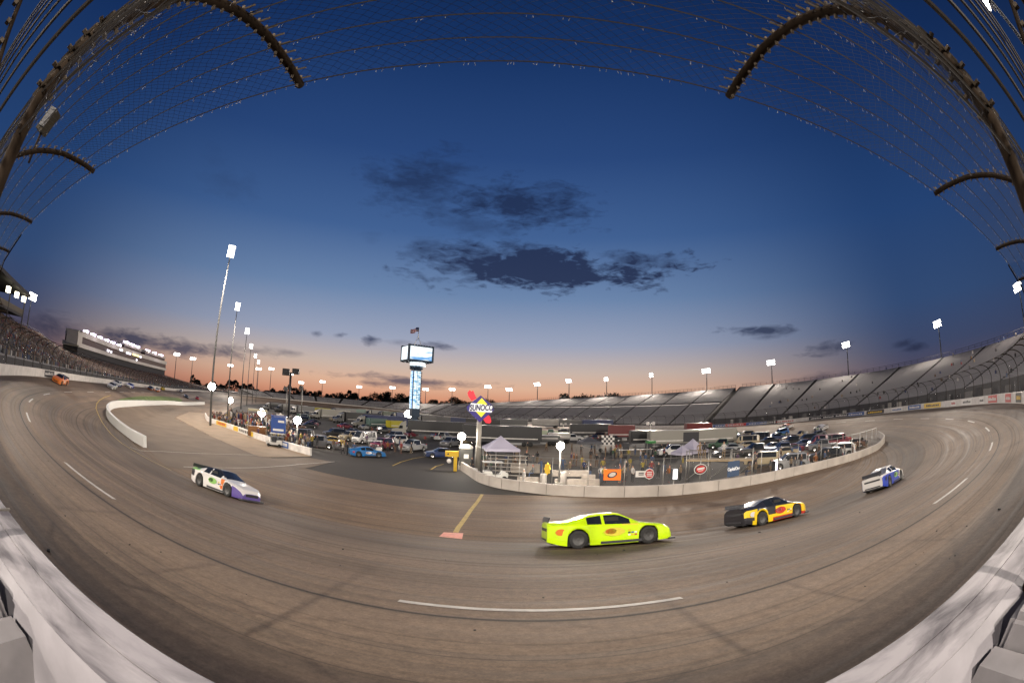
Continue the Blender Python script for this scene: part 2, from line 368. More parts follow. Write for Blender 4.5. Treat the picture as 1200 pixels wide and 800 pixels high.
# painted lines
LW = mat('line_paint_white', (.55, .52, .47), .6, noise=.25, nscale=4); LY = mat('line_paint_yellow', (.42, .29, .06), .6, noise=.3, nscale=3); LP = mat('line_paint_pink', (.72, .30, .22), .6, noise=.15, nscale=5)
def line(name, pts, wd, m, dz=.008, raw=False):
    P = [p if raw else G(*p) for p in pts]; Q = []
    for a, b in zip(P, P[1:]):
        n = max(1, int(math.hypot(b[0]-a[0], b[1]-a[1])/1.2))
        for k in range(n): Q.append((a[0]+(b[0]-a[0])*k/n, a[1]+(b[1]-a[1])*k/n))
    Q.append(P[-1][:2]); mb = MB(); prev = None
    for k, q in enumerate(Q):
        a, b = Q[max(0, k-1)], Q[min(len(Q)-1, k+1)]; d = math.hypot(b[0]-a[0], b[1]-a[1]); nx, ny = -(b[1]-a[1])/d*wd/2, (b[0]-a[0])/d*wd/2
        cur = [(q[0]+nx, q[1]+ny, height(q[0]+nx, q[1]+ny)+dz), (q[0]-nx, q[1]-ny, height(q[0]-nx, q[1]-ny)+dz)]
        if prev: mb.face([prev[0], prev[1], cur[1], cur[0]], m)
        prev = cur
    return tag(mb.build(name), kind='structure')
mb = MB()
for k in range(-16, 24):
    t0 = .75+14.2*k-2.4; pr = None
    if k == 0: t0 = -1.72
    if k == 1: t0 = 12.95
    if k == -1: t0 = -14.9
    for j in range(5):
        t = t0+4.75*j/4; a, b = at(t, 5.14), at(t, 5.29); cur = [(a[0], a[1], a[2]+.006), (b[0], b[1], b[2]+.006)]
        if pr: mb.face([pr[0], cur[0], cur[1], pr[1]], LW)
        pr = cur
tag(mb.build('lane_line'), kind='structure')
line('yellow_line', [(201,551),(195,548),(178,540),(160,530),(143,519.5),(130,508),(120,495),(115,485),(112.5,478),(113.5,472.5),(117,468.5),(122,465.6),(130,463)], .16, LY)
line('yellow_line', [(565,579),(560,587),(552,597),(543,610),(537,618),(534,623.6)], .26, LY)
patch('pink_start_box', [(520,623.5),(543,624.5),(541.5,631.5),(514.5,628.5)], LP, .012)
line('pit_line', [(152,524),(190,529),(225,531),(260,532),(300,533)], .12, LW, .03)
line('pit_line', [(215,547),(250,548),(300,548),(350,544),(392,541)], .15, LW, .03)
line('yellow_line', [(460,545.5),(470,541),(484,537),(500,534.5),(516,533.5)], .2, LY); line('yellow_line', [(505,550),(511,546),(520,543.5)], .2, LY)
# ---------------------------------------------------------------- outer wall
def sweep(t0, t1, step, prof, m, name, parent, closed_prof=True, wallrel=True, caps=True):
    n = max(1, int(round((t1-t0)/step))); mb = MB(); vs = []; fs = []; k = len(prof)
    for i in range(n+1):
        t = t0+(t1-t0)*i/n
        for s, z in prof: vs.append(atw(t, s, z) if wallrel else at(t, s, z))
    for i in range(n):
        for j in range(k if closed_prof else k-1): a = i*k+j; b = i*k+(j+1) % k; fs.append((a, b, b+k, a+k))
    if closed_prof and caps: fs.append(tuple(range(k-1, -1, -1))); fs.append(tuple(range(n*k, n*k+k)))
    mb.mesh(vs, fs, m); return mb.build(name, parent)
TOT = ARC[-1]
ow = empty('outer_wall', 'white racing wall that rings the whole track on its outer side', 'wall', at(0, 0))
ow.location = (0, 0, 0)
def wall_material():
    m = D.materials.new('white_wall_paint'); m.use_nodes = True; nt = m.node_tree; N = nt.nodes; L = nt.links; b = N['Principled BSDF']
    t = N.new('ShaderNodeTexCoord'); n1 = N.new('ShaderNodeTexNoise'); n1.inputs['Scale'].default_value = 2.2; n1.inputs['Detail'].default_value = 6; n1.inputs['Roughness'].default_value = .6; n1.inputs['Distortion'].default_value = .6
    mp = N.new('ShaderNodeMapping'); mp.inputs['Scale'].default_value = (.8, 3.0, 1.4); L.new(t.outputs['Object'], mp.inputs[0]); L.new(mp.outputs[0], n1.inputs['Vector'])
    r = N.new('ShaderNodeValToRGB'); L.new(n1.outputs['Fac'], r.inputs[0]); e = r.color_ramp.elements
    e[0].position = .34; e[0].color = (.08, .072, .082, 1); e[1].position = .62; e[1].color = (.33, .31, .325, 1); k = e.new(.46); k.color = (.20, .188, .20, 1)
    L.new(r.outputs[0], b.inputs['Base Color']); b.inputs['Roughness'].default_value = .55
    bp = N.new('ShaderNodeBump'); bp.inputs['Strength'].default_value = .15; L.new(n1.outputs['Fac'], bp.inputs['Height']); L.new(bp.outputs[0], b.inputs['Normal'])
    return m
WALLM = wall_material(); CLEANW = mat('white_wall_panel', (.52, .49, .46), .5, noise=.18, nscale=1.2)
# energy absorbing barrier (inner face at s=0) and the concrete wall behind it
sweep(-9, 9, .5, [(0, -.3), (0, 1.05), (-.02, 1.07), (-.15, 1.075), (-.15, -.3)], WALLM, 'barrier_panel', ow)
sweep(9, TOT-9, 1.5, [(0, -.3), (0, 1.07), (-.15, 1.07), (-.15, -.3)], CLEANW, 'barrier_panel', ow)
sweep(-40, 40, .5, [(-.155, -.5), (-.155, 1.072), (-.30, 1.06), (-.30, -.5)], WALLM, 'wall_cap', ow, caps=True)
sweep(40, TOT-40, 1.5, [(-.155, -.5), (-.155, 1.05), (-.5, 1.05), (-.5, -.5)], CONC, 'concrete_wall', ow)
for t_ in (-9.2, -5.9, -2.62, 3.3, 6.6, 9.9):
    mb = MB(); mb.box(atw(t_, -.15, 1.076), (.018, .30, .012), mat('joint', (.12,.11,.10), .9)); mb.box(atw(t_, .002, .5), (.018, .006, 1.1), mat('joint', (.12,.11,.10), .9)); mb.build('panel_joint', ow)
# vinyl cover sloping from the cap down to the buttresses, sagging between them
CLOTH = mat('white_vinyl_cover', (.20, .19, .205), .6, noise=.3, nscale=3, bump=.2)
def clothz(x): return .98-.62*max(0, 1-(abs(x)/2.0)**2)**.8
def clothsurf():
    mb = MB(); vs = []; fs = []; nx, ny = 96, 10
    for i in range(nx+1):
        x = -4.6+9.2*i/nx
        fold = .014*math.sin(x*17+math.sin(x*5)*2)+.01*math.sin(x*41)
        for j in range(ny+1):
            f = j/ny; p = atw(x, -.302-.02*f-(.22 if abs(x) < 1.75 else .16)*f, 1.06-(1.06-clothz(x))*f**1.15+fold*f); vs.append((p[0], p[1]+fold*f*.7, p[2]))
    for i in range(nx):
        for j in range(ny): a = i*(ny+1)+j; fs.append((a, a+1, a+ny+2, a+ny+1))
    mb.mesh(vs, fs, CLOTH, True); return mb
tag(clothsurf().build('vinyl_cover', ow))
# grey concrete buttresses behind the wall at both sides of the camera
BUTT = mat('buttress_concrete', (.27, .255, .26), .8, noise=.22, nscale=4, bump=.15)
for sx, lab in ((-1, 'grey concrete buttress block behind the wall at lower left'), (1, 'grey concrete buttress block behind the wall at lower right')):
    zb0 = at(0, 0)[2]; mb = MB()
    x0, x1 = 1.72, 4.2; y0, y1 = -.4, .36; z0, z1 = zb0-.6, zb0+1.10
    bm = bmesh.new(); bmesh.ops.create_cube(bm, size=1); 
    for v in bm.verts: v.co = Vector((sx*(x0+x1)/2+v.co.x*(x1-x0), (y0+y1)/2+v.co.y*(y1-y0), (z0+z1)/2+v.co.z*(z1-z0)))
    bmesh.ops.bevel(bm, geom=bm.edges[:], offset=.035, segments=2, affect='EDGES')
    me = D.meshes.new('buttress'); bm.to_mesh(me); bm.free(); me.materials.append(BUTT); o = D.objects.new('buttress', me); COL.objects.link(o); tag(o, lab, 'buttress')
    c = MB(); c.box((sx*(x0-.10), .12, zb0+.32), (.16, .5, 1.3), BUTT); c.box((sx*(x0-.5), .02, zb0+.12), (.6, .5, .08), BUTT); c.build('bracket', o)
# ---------------------------------------------------------------- sponsor panels on the outer wall (far bend and left)
def dec(i): return ['paint_dec%d' % i]
def panel_at(px, wid, base, marks, rows=1):
    """painted board on the wall face at the photo column px"""
    best = None; t = -170.
    while t < 330:
        p = atw(t, 0, .5); x, y = proj(p)
        if best is None or abs(x-px) < best[0]:
            if (px > 600) == (t > 0): best = (abs(x-px), t)
        t += .5
    t = best[1]; mb = MB(); n = 6
    a = [(t-wid/2+wid*k/n) for k in range(n+1)]
    for k in range(n): mb.face([atw(a[k], .03, .1), atw(a[k+1], .03, .1), atw(a[k+1], .03, 1.0), atw(a[k], .03, 1.0)], base)
    rnd = random.Random(px); x = t-wid*.38
    while x < t+wid*.36 and marks:
        wv = rnd.uniform(.2, .5)*wid/5; z = .36 if rows == 1 else rnd.choice((.2, .58)); hgt = rnd.uniform(.22, .4)
        mb.face([atw(x, .045, z), atw(x+wv, .045, z), atw(x+wv, .045, z+hgt), atw(x, .045, z+hgt)], marks); x += wv*1.35
    return mb.build('sponsor_panel', ow)
W, K, B, R_, Y = signmat('w', (.6,.58,.55)), signmat('k', (.025,.025,.03)), signmat('b', (.04,.09,.26)), signmat('r', (.42,.03,.03)), signmat('y', (.62,.40,.02))
for px, wid, a, b in ((58, 5, K, W), (1194, 3, K, Y), (1182, 3, R_, W), (1163, 4.5, R_, W), (1150, 2.2, W, K), (1133, 5, W, K), (1117, 2.5, W, R_), (1093, 8, Y, K), (1072, 6, B, W), (1051, 5, W, B), (1026, 8, K, Y), (1003, 8, B, W), (986, 6, K, W), (971, 6, K, W), (956, 6, K, W), (920, 10, W, R_), (912-12, 8, K, W), (887, 9, B, W), (862, 9, R_, W), (848, 9, B, W)):
    panel_at(px, wid, a, b)
# ---------------------------------------------------------------- walls inside the track
def wallrun(name, label, cat, bots, hgt, thick, m, side=1, smooth=4, segm=None, group=None):
    P = [G(*q) if len(q) == 2 else q for q in bots]; Q = []
    for k in range(len(P)-1):                                                      # catmull-rom through the footprint
        p0, p1, p2, p3 = P[max(k-1, 0)], P[k], P[k+1], P[min(k+2, len(P)-1)]
        for j in range(smooth):
            u = j/smooth; Q.append(tuple(.5*((2*p1[i])+(-p0[i]+p2[i])*u+(2*p0[i]-5*p1[i]+4*p2[i]-p3[i])*u*u+(-p0[i]+3*p1[i]-3*p2[i]+p3[i])*u**3) for i in range(2)))
    Q.append(P[-1][:2]); vs = []; fs = []; mb = MB()
    for k, q in enumerate(Q):
        a, b = Q[max(0, k-1)], Q[min(len(Q)-1, k+1)]; d = math.hypot(b[0]-a[0], b[1]-a[1]); nx, ny = -(b[1]-a[1])/d*side, (b[0]-a[0])/d*side
        z = height(*q)
        for o_, h in ((0, -.3), (.02, hgt-.03), (.04, hgt), (thick-.04, hgt), (thick-.02, hgt-.03), (thick, -.3)): vs.append((q[0]+nx*o_, q[1]+ny*o_, z+h))
    for k in range(len(Q)-1):
        for j in range(6): a = k*6+j; b = k*6+(j+1) % 6; fs.append((a, b, b+6, a+6))
    fs.append((5,4,3,2,1,0)); fs.append(tuple(range(len(vs)-6, len(vs)))); mb.mesh(vs, fs, m)
    root = empty(name, label, cat, (0, 0, 0), group=group); mb.build('wall_body', root); return root, Q
INNERP = [(537,548.5),(548,556),(560,564),(578,570),(600,574),(640,579),(700,582.5),(760,581.8),(800,579.5),(855,572.5),(900,564.5),(930,557.5),(980,545),(1005,537.5),(1022,530.5),(1033,523),(1036.5,519),(1036,515),(1030,511)]
iw, IWQ = wallrun('inner_wall', 'long pale concrete wall curving round the infield beside the apron', 'wall', INNERP, .92, .35, CONC, 1)
mb = MB()
for k in range(2, len(IWQ)-2, 3):                                                    # joints between the cast lengths
    q = IWQ[k]; a = IWQ[k+1]; d = math.hypot(a[0]-q[0], a[1]-q[1]); ux, uy = (a[0]-q[0])/d*.02, (a[1]-q[1])/d*.02; z = height(*q); nx, ny = uy/.02*.012, -ux/.02*.012
    mb.face([(q[0]-ux+nx, q[1]-uy+ny, z), (q[0]+ux+nx, q[1]+uy+ny, z), (q[0]+ux+nx, q[1]+uy+ny, z+.88), (q[0]-ux+nx, q[1]-uy+ny, z+.88)], mat('joint', (.12,.11,.10), .9))
mb.build('joint_line', iw)
pw, PWQ = wallrun('pit_wall', 'low white pit wall with sponsor boards in front of the crowd', 'wall', [(363,533.5),(345,528.5),(330,524),(315,519),(300,514),(285,508.5),(270,503),(255,498),(243,493.5),(240,488)], .95, .3, WHITE, -1)
def runpanel(Q, f0, f1, base, marks, root, side, z0=.1, z1=.9):
    n = len(Q)-1; mb = MB(); pts = []
    def pos(f):
        k = min(n-1, int(f*n)); u = f*n-k; return (Q[k][0]+(Q[k+1][0]-Q[k][0])*u, Q[k][1]+(Q[k+1][1]-Q[k][1])*u)
    def out(f, e):
        a, b = pos(max(0, f-.01)), pos(min(1, f+.01)); d = math.hypot(b[0]-a[0], b[1]-a[1]); p = pos(f); return (p[0]+(b[1]-a[1])/d*e*side, p[1]-(b[0]-a[0])/d*e*side)
    m_ = 5
    for k in range(m_):
        a, b = f0+(f1-f0)*k/m_, f0+(f1-f0)*(k+1)/m_; p, q = out(a, .03), out(b, .03); za, zb_ = height(*p), height(*q)
        mb.face([(p[0], p[1], za+z0), (q[0], q[1], zb_+z0), (q[0], q[1], zb_+z1), (p[0], p[1], za+z1)], base)
    if marks:
        rnd = random.Random(int(f0*1000)); x = f0+(f1-f0)*.12
        while x < f1-(f1-f0)*.15:
            wv = (f1-f0)*rnd.uniform(.06, .12); p, q = out(x, .045), out(x+wv, .045); z = height(*p)+z0+.22
            mb.face([(p[0], p[1], z), (q[0], q[1], z), (q[0], q[1], z+.4), (p[0], p[1], z+.4)], marks); x += wv*1.4
    mb.build('sponsor_panel', root)
for f0, f1, a, b in ((.16, .26, B, W), (.26, .33, W, B), (.47, .5, Y, None), (.5, .6, W, K), (.6, .64, Y, None), (.70, .79, Y, R_)): runpanel(PWQ, f0, f1, a, b, pw, -1)
sw, SWQ = wallrun('pit_road_wall', 'bright white wall end dividing pit road from the race track', 'wall', [(172,524.5),(160,517.5),(150,511),(138,501.5),(130,493),(127,486.5),(128.5,482),(135,478.2),(150,476.4),(175,475),(205,474.3),(240,474)], 1.1, .4, mat('bright_white_wall', (.62,.62,.60), .5), 1)
bw, BWQ = wallrun('back_stretch_inner_wall', 'thin pale wall along the inside of the back stretch behind the haulers', 'wall', [(862,503.4),(840,504),(800,504.6),(760,505),(722,504.5)], .75, .3, CONC, -1)
# ============================================================ CATCH FENCE
US = 3.0
FPROF = [(.12,-1.02),(.12,.0),(.12,.38),(.15,.56),(.185,.62),(.225,.71),(.29,.80),(.34,.85),(.40,.89),(.48,.935),(.56,.965),(.65,.99),(.74,1.0),(.83,1.005),(.92,1.0)]
def fz(dz): return dz*US+(ZC-at(0, 0)[2])                        # height over the wall foot
FP = [(y*US-YW, fz(z)) for y, z in FPROF]                        # (s, height over foot)
PEG = mat('peg_steel', (.10, .08, .06), .7, 0, spec=.1)
fence = empty('catch_fence', 'tall steel catch fence arching over the outer wall all round the track', 'fence')
def fence_post(t, hero):
    mb = MB(); pts = [atw(t, s, max(h, .2)) for s, h in FP]
    mb.tube(pts, .045 if hero else .05, POSTM, 8 if hero else 5)
    if hero:
        # stub brackets that carry the cables, both sides of the pipe
        acc = 0; last = None
        for (s0, h0), (s1, h1) in zip(FP[2:], FP[3:]):
            L = math.hypot(s1-s0, h1-h0); n = max(1, round(L/.13))
            for k in range(n):
                f = (k+.5)/n; s, h = s0+(s1-s0)*f, h0+(h1-h0)*f; nx, nh = (h1-h0)/L, -(s1-s0)/L
                a = Vector(atw(t-.05, s-nx*.05, h-nh*.05)); b = Vector(atw(t+.13, s-nx*.05, h-nh*.05)); c = Vector(atw(t-.13, s-nx*.05, h-nh*.05))
                mb.tube([c, b], .012, PEG, 4)
                mb.tube([Vector(atw(t, s-nx*.09, h-nh*.09)), Vector(atw(t, s+nx*.075, h+nh*.075))], .016, PEG, 5)
    o = mb.build('fence_post', fence)
    return o
post_t = []
t = -2.25
k = 0
PT_ALL = [2.13+4.45*k for k in range(0, 60)]+[-2.25-4.55*k for k in range(0, 60)]
PT_ALL = sorted(PT_ALL, key=abs)
SH = PT_ALL[:98]
for t in SH: fence_post(t, abs(t) < 17)
mb = MB(); t = max(SH)+4.5
while t < TOT+min(SH)-4:
    mb.tube([atw(t, s, max(h, .2)) for s, h in FP[::2]], .06, POSTM, 3); t += 4.55
tag(mb.build('fence_post', fence), kind='stuff')
def along(FPk):                                                # points by arc length on the profile
    L = [0]
    for a, b in zip(FPk, FPk[1:]): L.append(L[-1]+math.hypot(b[0]-a[0], b[1]-a[1]))
    return L
FL = along(FP)
def fpt(l):
    for k in range(len(FL)-1):
        if l <= FL[k+1] or k == len(FL)-2:
            f = (l-FL[k])/(FL[k+1]-FL[k]); return FP[k][0]+(FP[k+1][0]-FP[k][0])*f, FP[k][1]+(FP[k+1][1]-FP[k][1])*f
L0 = FL[2]-.2                                                   # above the photographers' opening
# cables
mb = MB(); l = L0; spans = []
ls = []
while l < FL[-1]: ls.append(l); l += .235 if l < FL[8] else .30
ls.append(FL[-1]-.02)
for l in ls:
    s, h = fpt(l); low = l < FL[2]
    mb.tube([atw(-32+64*k/80, s-.02, h) for k in range(81)], .0075, CABLE, 4, caps=False)
for l in [FL[1]*f for f in (.2, .35, .5, .65, .8, .95)]:
    s, h = fpt(l)
    for t0, t1 in ((-60, -3.4), (3.4, 60)): mb.tube([atw(t0+(t1-t0)*k/50, s-.02, h) for k in range(51)], .0075, CABLE, 4, caps=False)
tag(mb.build('cable', fence), kind='stuff')
# thick tension cables running along outside of the vertical part
mb = MB()
for k in range(7):
    h = fz(.36+.105*k)
    mb.tube([atw(-22+44*j/60, -.62-.06*k, h) for j in range(61)], .013, CABLE, 5, caps=False)
for k in range(7):
    h = fz(.30+.10*k)
    mb.tube([atw(-22+44*j/60, -1.0-.10*k, h) for j in range(61)], .02, POSTM, 5, caps=False)
tag(mb.build('tension_cable', fence), kind='stuff')
for t in (-4.0, 3.85, -9.0, 8.6):                                 # back stays with their knots of clamps
    mb = MB(); mb.tube([atw(t, -1.75, fz(1.15)), atw(t, -1.2, fz(.86)), atw(t, -.62, fz(.5)), atw(t, -.45, fz(.15)), atw(t, -.42, .6)], [.035, .035, .03, .03, .03], POSTM, 6)
    for k in range(9):
        f = k/8; mb.box(atw(t, -.60-.75*f, fz(.45+.46*f)), (.06, .06, .04), PEG)
    mb.build('back_stay', fence)
# near chain link: every wire a thin bar
WIREM = mat('chain_link_wire', (.035, .035, .04), .7, 0, spec=.1)
mb = MB(); vs = []; fs = []; P_ = .125; H_ = .05
nrow = int((FL[-1]-L0)/H_); ncol = int(26/P_)
def wire(p, q, r=.0017):
    p = Vector(p); q = Vector(q); d = (q-p).normalized(); u = d.cross(Vector((.3, .2, .93))).normalized()*r; w_ = d.cross(u); b = len(vs)
    for c in (p, q):
        for a in (0, 2.09, 4.19): vs.append(c+u*math.cos(a)+w_*math.sin(a))
    for j in range(3): fs.append((b+j, b+(j+1) % 3, b+3+(j+1) % 3, b+3+j))
PTSF = {}
def node(i, j):
    if (i, j) not in PTSF:
        s, h = fpt(min(L0+j*H_, FL[-1])); jit = random.uniform(-.012, .012); PTSF[(i, j)] = atw(-13+i*P_/2+jit, s+.012, h+random.uniform(-.006, .006))
    return PTSF[(i, j)]
for i in range(ncol*2):
    for j in range(nrow):
        if (i+j) % 2 == 0: wire(node(i, j), node(i+1, j+1))
        else: wire(node(i+1, j), node(i, j+1))
mb.v = vs; mb.f = fs; mb.ms = [WIREM]; mb.m = [0]*len(fs); mb.smooth = [False]*len(fs); mb.build('chain_link_mesh', fence)
PEG2 = mat('glint_tie_steel', (.26, .25, .24), .6, 0)
# pale wire ties scattered on the cables, their colour standing in for glints
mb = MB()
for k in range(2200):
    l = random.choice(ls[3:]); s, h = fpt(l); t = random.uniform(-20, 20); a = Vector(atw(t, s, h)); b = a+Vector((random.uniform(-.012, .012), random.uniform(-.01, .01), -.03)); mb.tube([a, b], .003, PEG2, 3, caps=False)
tag(mb.build('glint_tie', fence), kind='stuff')
# the mesh further round the track
def veil_mat():
    m = D.materials.new('distant_chain_link'); m.use_nodes = True; nt = m.node_tree; b = nt.nodes['Principled BSDF']; b.inputs['Base Color'].default_value = (.13, .13, .14, 1); b.inputs['Roughness'].default_value = .6
    b.inputs['Alpha'].default_value = .13; return m
VEIL = veil_mat()
def veil(t0, t1, step, prof, name='chain_link_mesh'):
    n = max(1, int(abs(t1-t0)/step)); mb = MB(); vs = []; fs = []; k = len(prof)
    for i in range(n+1):
        for s, h in prof: vs.append(atw(t0+(t1-t0)*i/n, s+.01, max(h, 1.0)))
    for i in range(n):
        for j in range(k-1): a = i*k+j; fs.append((a, a+1, a+k+1, a+k))
    mb.mesh(vs, fs, VEIL); return mb.build(name, fence)
veil(13, TOT-13, 4.5, FP)
# edge cable of the far fence
mb = MB(); s, h = FP[-1]; mb.tube([atw(13+(TOT-26)*k/220, s, h) for k in range(221)], .03, POSTM, 3, caps=False)
s, h = FP[6]; mb.tube([atw(13+(TOT-26)*k/220, s, h) for k in range(221)], .02, POSTM, 3, caps=False)
tag(mb.build('cable', fence), kind='stuff')
# loudspeaker box on the second post at the left
lp = empty('loudspeaker', 'boxy grey loudspeaker clamped above the catch fence at upper left', 'loudspeaker', tuple(a*b+c for a, b, c in zip(ray(42, 172), (8.6,)*3, (0, 0, ZC))), .5)
mb = MB(); mb.box((0, 0, .5), (.26, .24, .46), mat('speaker_grey', (.035, .03, .022), .8, spec=.1), Matrix.Rotation(.35, 3, 'Y')); mb.build('cabinet', lp)
mb = MB(); mb.tube([(0, 0, -.3), (-.05, 0, .3)], .03, POSTM, 6); mb.build('bracket', lp)
mb = MB(); mb.box((.05, -.14, .51), (.2, .03, .38), DARK, Matrix.Rotation(.35, 3, 'Y')); mb.build('grille', lp)
# ============================================================ GRANDSTANDS
def seat_material(name, c1, c2):
    m = D.materials.new(name); m.use_nodes = True; nt = m.node_tree; N = nt.nodes; L = nt.links; b = N['Principled BSDF']
    g = N.new('ShaderNodeNewGeometry'); sp = N.new('ShaderNodeSeparateXYZ'); L.new(g.outputs['Normal'], sp.inputs[0])
    n = N.new('ShaderNodeTexNoise'); n.inputs['Scale'].default_value = .35; n.inputs['Detail'].default_value = 4; tcn = N.new('ShaderNodeTexCoord'); L.new(tcn.outputs['Object'], n.inputs['Vector'])
    mx = N.new('ShaderNodeMix'); mx.data_type = 'RGBA'; mx.inputs[6].default_value = (*c1, 1); mx.inputs[7].default_value = (*c2, 1); L.new(n.outputs['Fac'], mx.inputs[0])
    L.new(mx.outputs[2], b.inputs['Base Color']); b.inputs['Roughness'].default_value = .5; return m
SEAT = seat_material('aluminium_bench', (.46,.45,.47), (.60,.58,.57)); RISER = mat('bench_riser', (.20,.195,.20), .8); AISLE = mat('aisle_steps', (.11,.10,.10), .9); RAILM = mat('rail', (.03,.03,.035), .8); UNDER = mat('stand_steelwork', (.05,.048,.05), .85)
def atz(t, s, z): p = at(t, s, 0); return (p[0], p[1], z)
def foot(t): return at(t, 0)[2]
def tier(t0, t1, s0, z0, s1, z1, nrow, name, root, zf=None, seat=None):
    """stepped benches; heights are absolute, z0/z1 may be functions of t"""
    n = max(1, int((t1-t0)/4)); mb = MB(); prof = []
    for r in range(nrow):
        f, g = r/nrow, (r+1)/nrow; prof += [(f, f), (f, g-.35/nrow), (f+.55/nrow, g-.35/nrow)]
    prof.append((1, 1))
    A = []
    for i in range(n+1):
        t = t0+(t1-t0)*i/n; a = z0(t) if callable(z0) else z0; b = z1(t) if callable(z1) else z1
        A.append([atz(t, s0+(s1-s0)*f, a+(b-a)*g) for f, g in prof])
    k = len(prof)
    for i in range(n):
        for j in range(k-1):
            mb.face([A[i][j], A[i][j+1], A[i+1][j+1], A[i+1][j]], RISER if j % 3 == 0 else (seat or SEAT) if j % 3 == 1 else RISER)
    return mb.build(name, root)
def grandstand(name, label, t0, t1, tiers, sec, steps=14, back=True, far=False):
    root = empty(name, label, 'grandstand'); n = max(1, round((t1-t0)/sec)); w_ = (t1-t0)/n
    for i in range(n):
        a, b = t0+w_*i, t0+w_*(i+1)-(1.0 if not far else 2.0)
        for (s0, z0, s1, z1, nr) in tiers: tier(a, b, s0, z0, s1, z1, nr, 'seating_section', root)
    ev = lambda z, t: z(t) if callable(z) else z
    for i in range(n):                                                             # aisles a hand lower than the benches
        a, b = t0+w_*(i+1)-(1.0 if not far else 2.0), t0+w_*(i+1)
        for (s0, z0, s1, z1, nr) in tiers:
            mb = MB()
            for r in range(nr*2):
                f, g = r/(nr*2), (r+1)/(nr*2); za, zc = ev(z0, a)+(ev(z1, a)-ev(z0, a))*f-.15, ev(z0, b)+(ev(z1, b)-ev(z0, b))*f-.15
                mb.face([atz(a, s0+(s1-s0)*f, za), atz(a, s0+(s1-s0)*g, za), atz(b, s0+(s1-s0)*g, zc), atz(b, s0+(s1-s0)*f, zc)], AISLE)
            mb.build('aisle', root)
    mb = MB(); step = 3.0; m = int((t1-t0)/step)                                         # front wall, back wall and walkways
    for i in range(m):
        a, b = t0+step*i, t0+step*(i+1)
        s0, z0 = tiers[0][0], tiers[0][1]; s1, z1 = tiers[-1][2], tiers[-1][3]
        mb.face([atz(a, s0, -.5), atz(b, s0, -.5), atz(b, s0, ev(z0, b)), atz(a, s0, ev(z0, a))], UNDER)
        if back: mb.face([atz(a, s1-.1, -.5), atz(b, s1-.1, -.5), atz(b, s1-.1, ev(z1, b)), atz(a, s1-.1, ev(z1, a))], UNDER)
        for (p, q) in zip(tiers, tiers[1:]):
            mb.face([atz(a, p[2], ev(p[3], a)), atz(b, p[2], ev(p[3], b)), atz(b, q[0], ev(p[3], b)), atz(a, q[0], ev(p[3], a))], AISLE)
            mb.face([atz(a, q[0], ev(p[3], a)), atz(b, q[0], ev(p[3], b)), atz(b, q[0], ev(q[1], b)), atz(a, q[0], ev(q[1], a))], UNDER)
    for t in (t0, t1):
        s0, z0 = tiers[0][0], ev(tiers[0][1], t); s1, z1 = tiers[-1][2], ev(tiers[-1][3], t); mb.face([atz(t, s0, -.5), atz(t, s1, -.5), atz(t, s1, z1), atz(t, s0, z0)], UNDER)
    mb.build('supporting_walls', root)
    mb = MB(); s1 = tiers[-1][2]; st = 2.2 if not far else 6
    for i in range(int((t1-t0)/st)+1):
        t = t0+st*i; z = ev(tiers[-1][3], t); mb.box(atz(t, s1, z+.6), (.09, .09, 1.2), RAILM)
    for h in (.6, 1.15): mb.tube([atz(t0+st*i, s1, ev(tiers[-1][3], t0+st*i)+h) for i in range(int((t1-t0)/st)+1)], .045, RAILM, 4)
    mb.build('back_rail', root); return root
zA = lambda t: lut(t, [(30, 17.2), (180, 17.4)])
gA = grandstand('grandstand', 'single tier of empty aluminium benches rising behind the wall at far right', 34, 196, [(-9.5, lambda t: foot(t)+3.0, -36, zA, 32)], 15)
gB = grandstand('grandstand', 'long two tier empty grandstand along the back stretch under the sunset', 198, 448, [(-5.5, lambda t: foot(t)+1.6, -21, 10.6, 16), (-22.6, 11.2, -36, lambda t: lut(t, [(198, 17.2), (330, 15.8), (430, 13.2)]), 14)], 16)
gC = grandstand('grandstand', 'low far grandstand round the distant bend below the dark tree line', 456, TOT-432, [(-5.5, lambda t: foot(t)+1.4, -30, lambda t: lut(t, [(456, 13.0), (480, 11.5), (640, 11.0)]), 18)], 22, far=True)
DT = [(-400, 7.7), (-300, 11.), (-203, 10.6), (-148, 10.4), (-124, 13.1), (-99, 13.7), (-80, 16.5), (-20, 17.)]
dtop = lambda t: lut(t, DT)
dbot = lambda t: foot(t)+1.7
gD = grandstand('grandstand', 'main grandstand packed with spectators along the front stretch at left', -428, -18, [(-6., dbot, -30, dtop, 28)], 16)
# concourse boxes at the foot of the right stand
rnd = random.Random(3)
con = empty('concourse_stalls', 'row of small dark stalls and barriers at the foot of the right grandstand', 'stalls')
for k in range(34):
    t = 50+k*4.1+rnd.uniform(-1, 1); p = atw(t, -6.8, .9+rnd.uniform(.2, .7)); mb = MB(); mb.box(p, (rnd.uniform(.6, 2), 1., rnd.uniform(1., 1.9)), rnd.choice([DARK, UNDER, UNDER, RAILM, mat('hut_grey', (.2,.19,.18), .7)]), Matrix.Rotation(rnd.uniform(0, 3), 3, 'Z')); mb.build('stall', con)
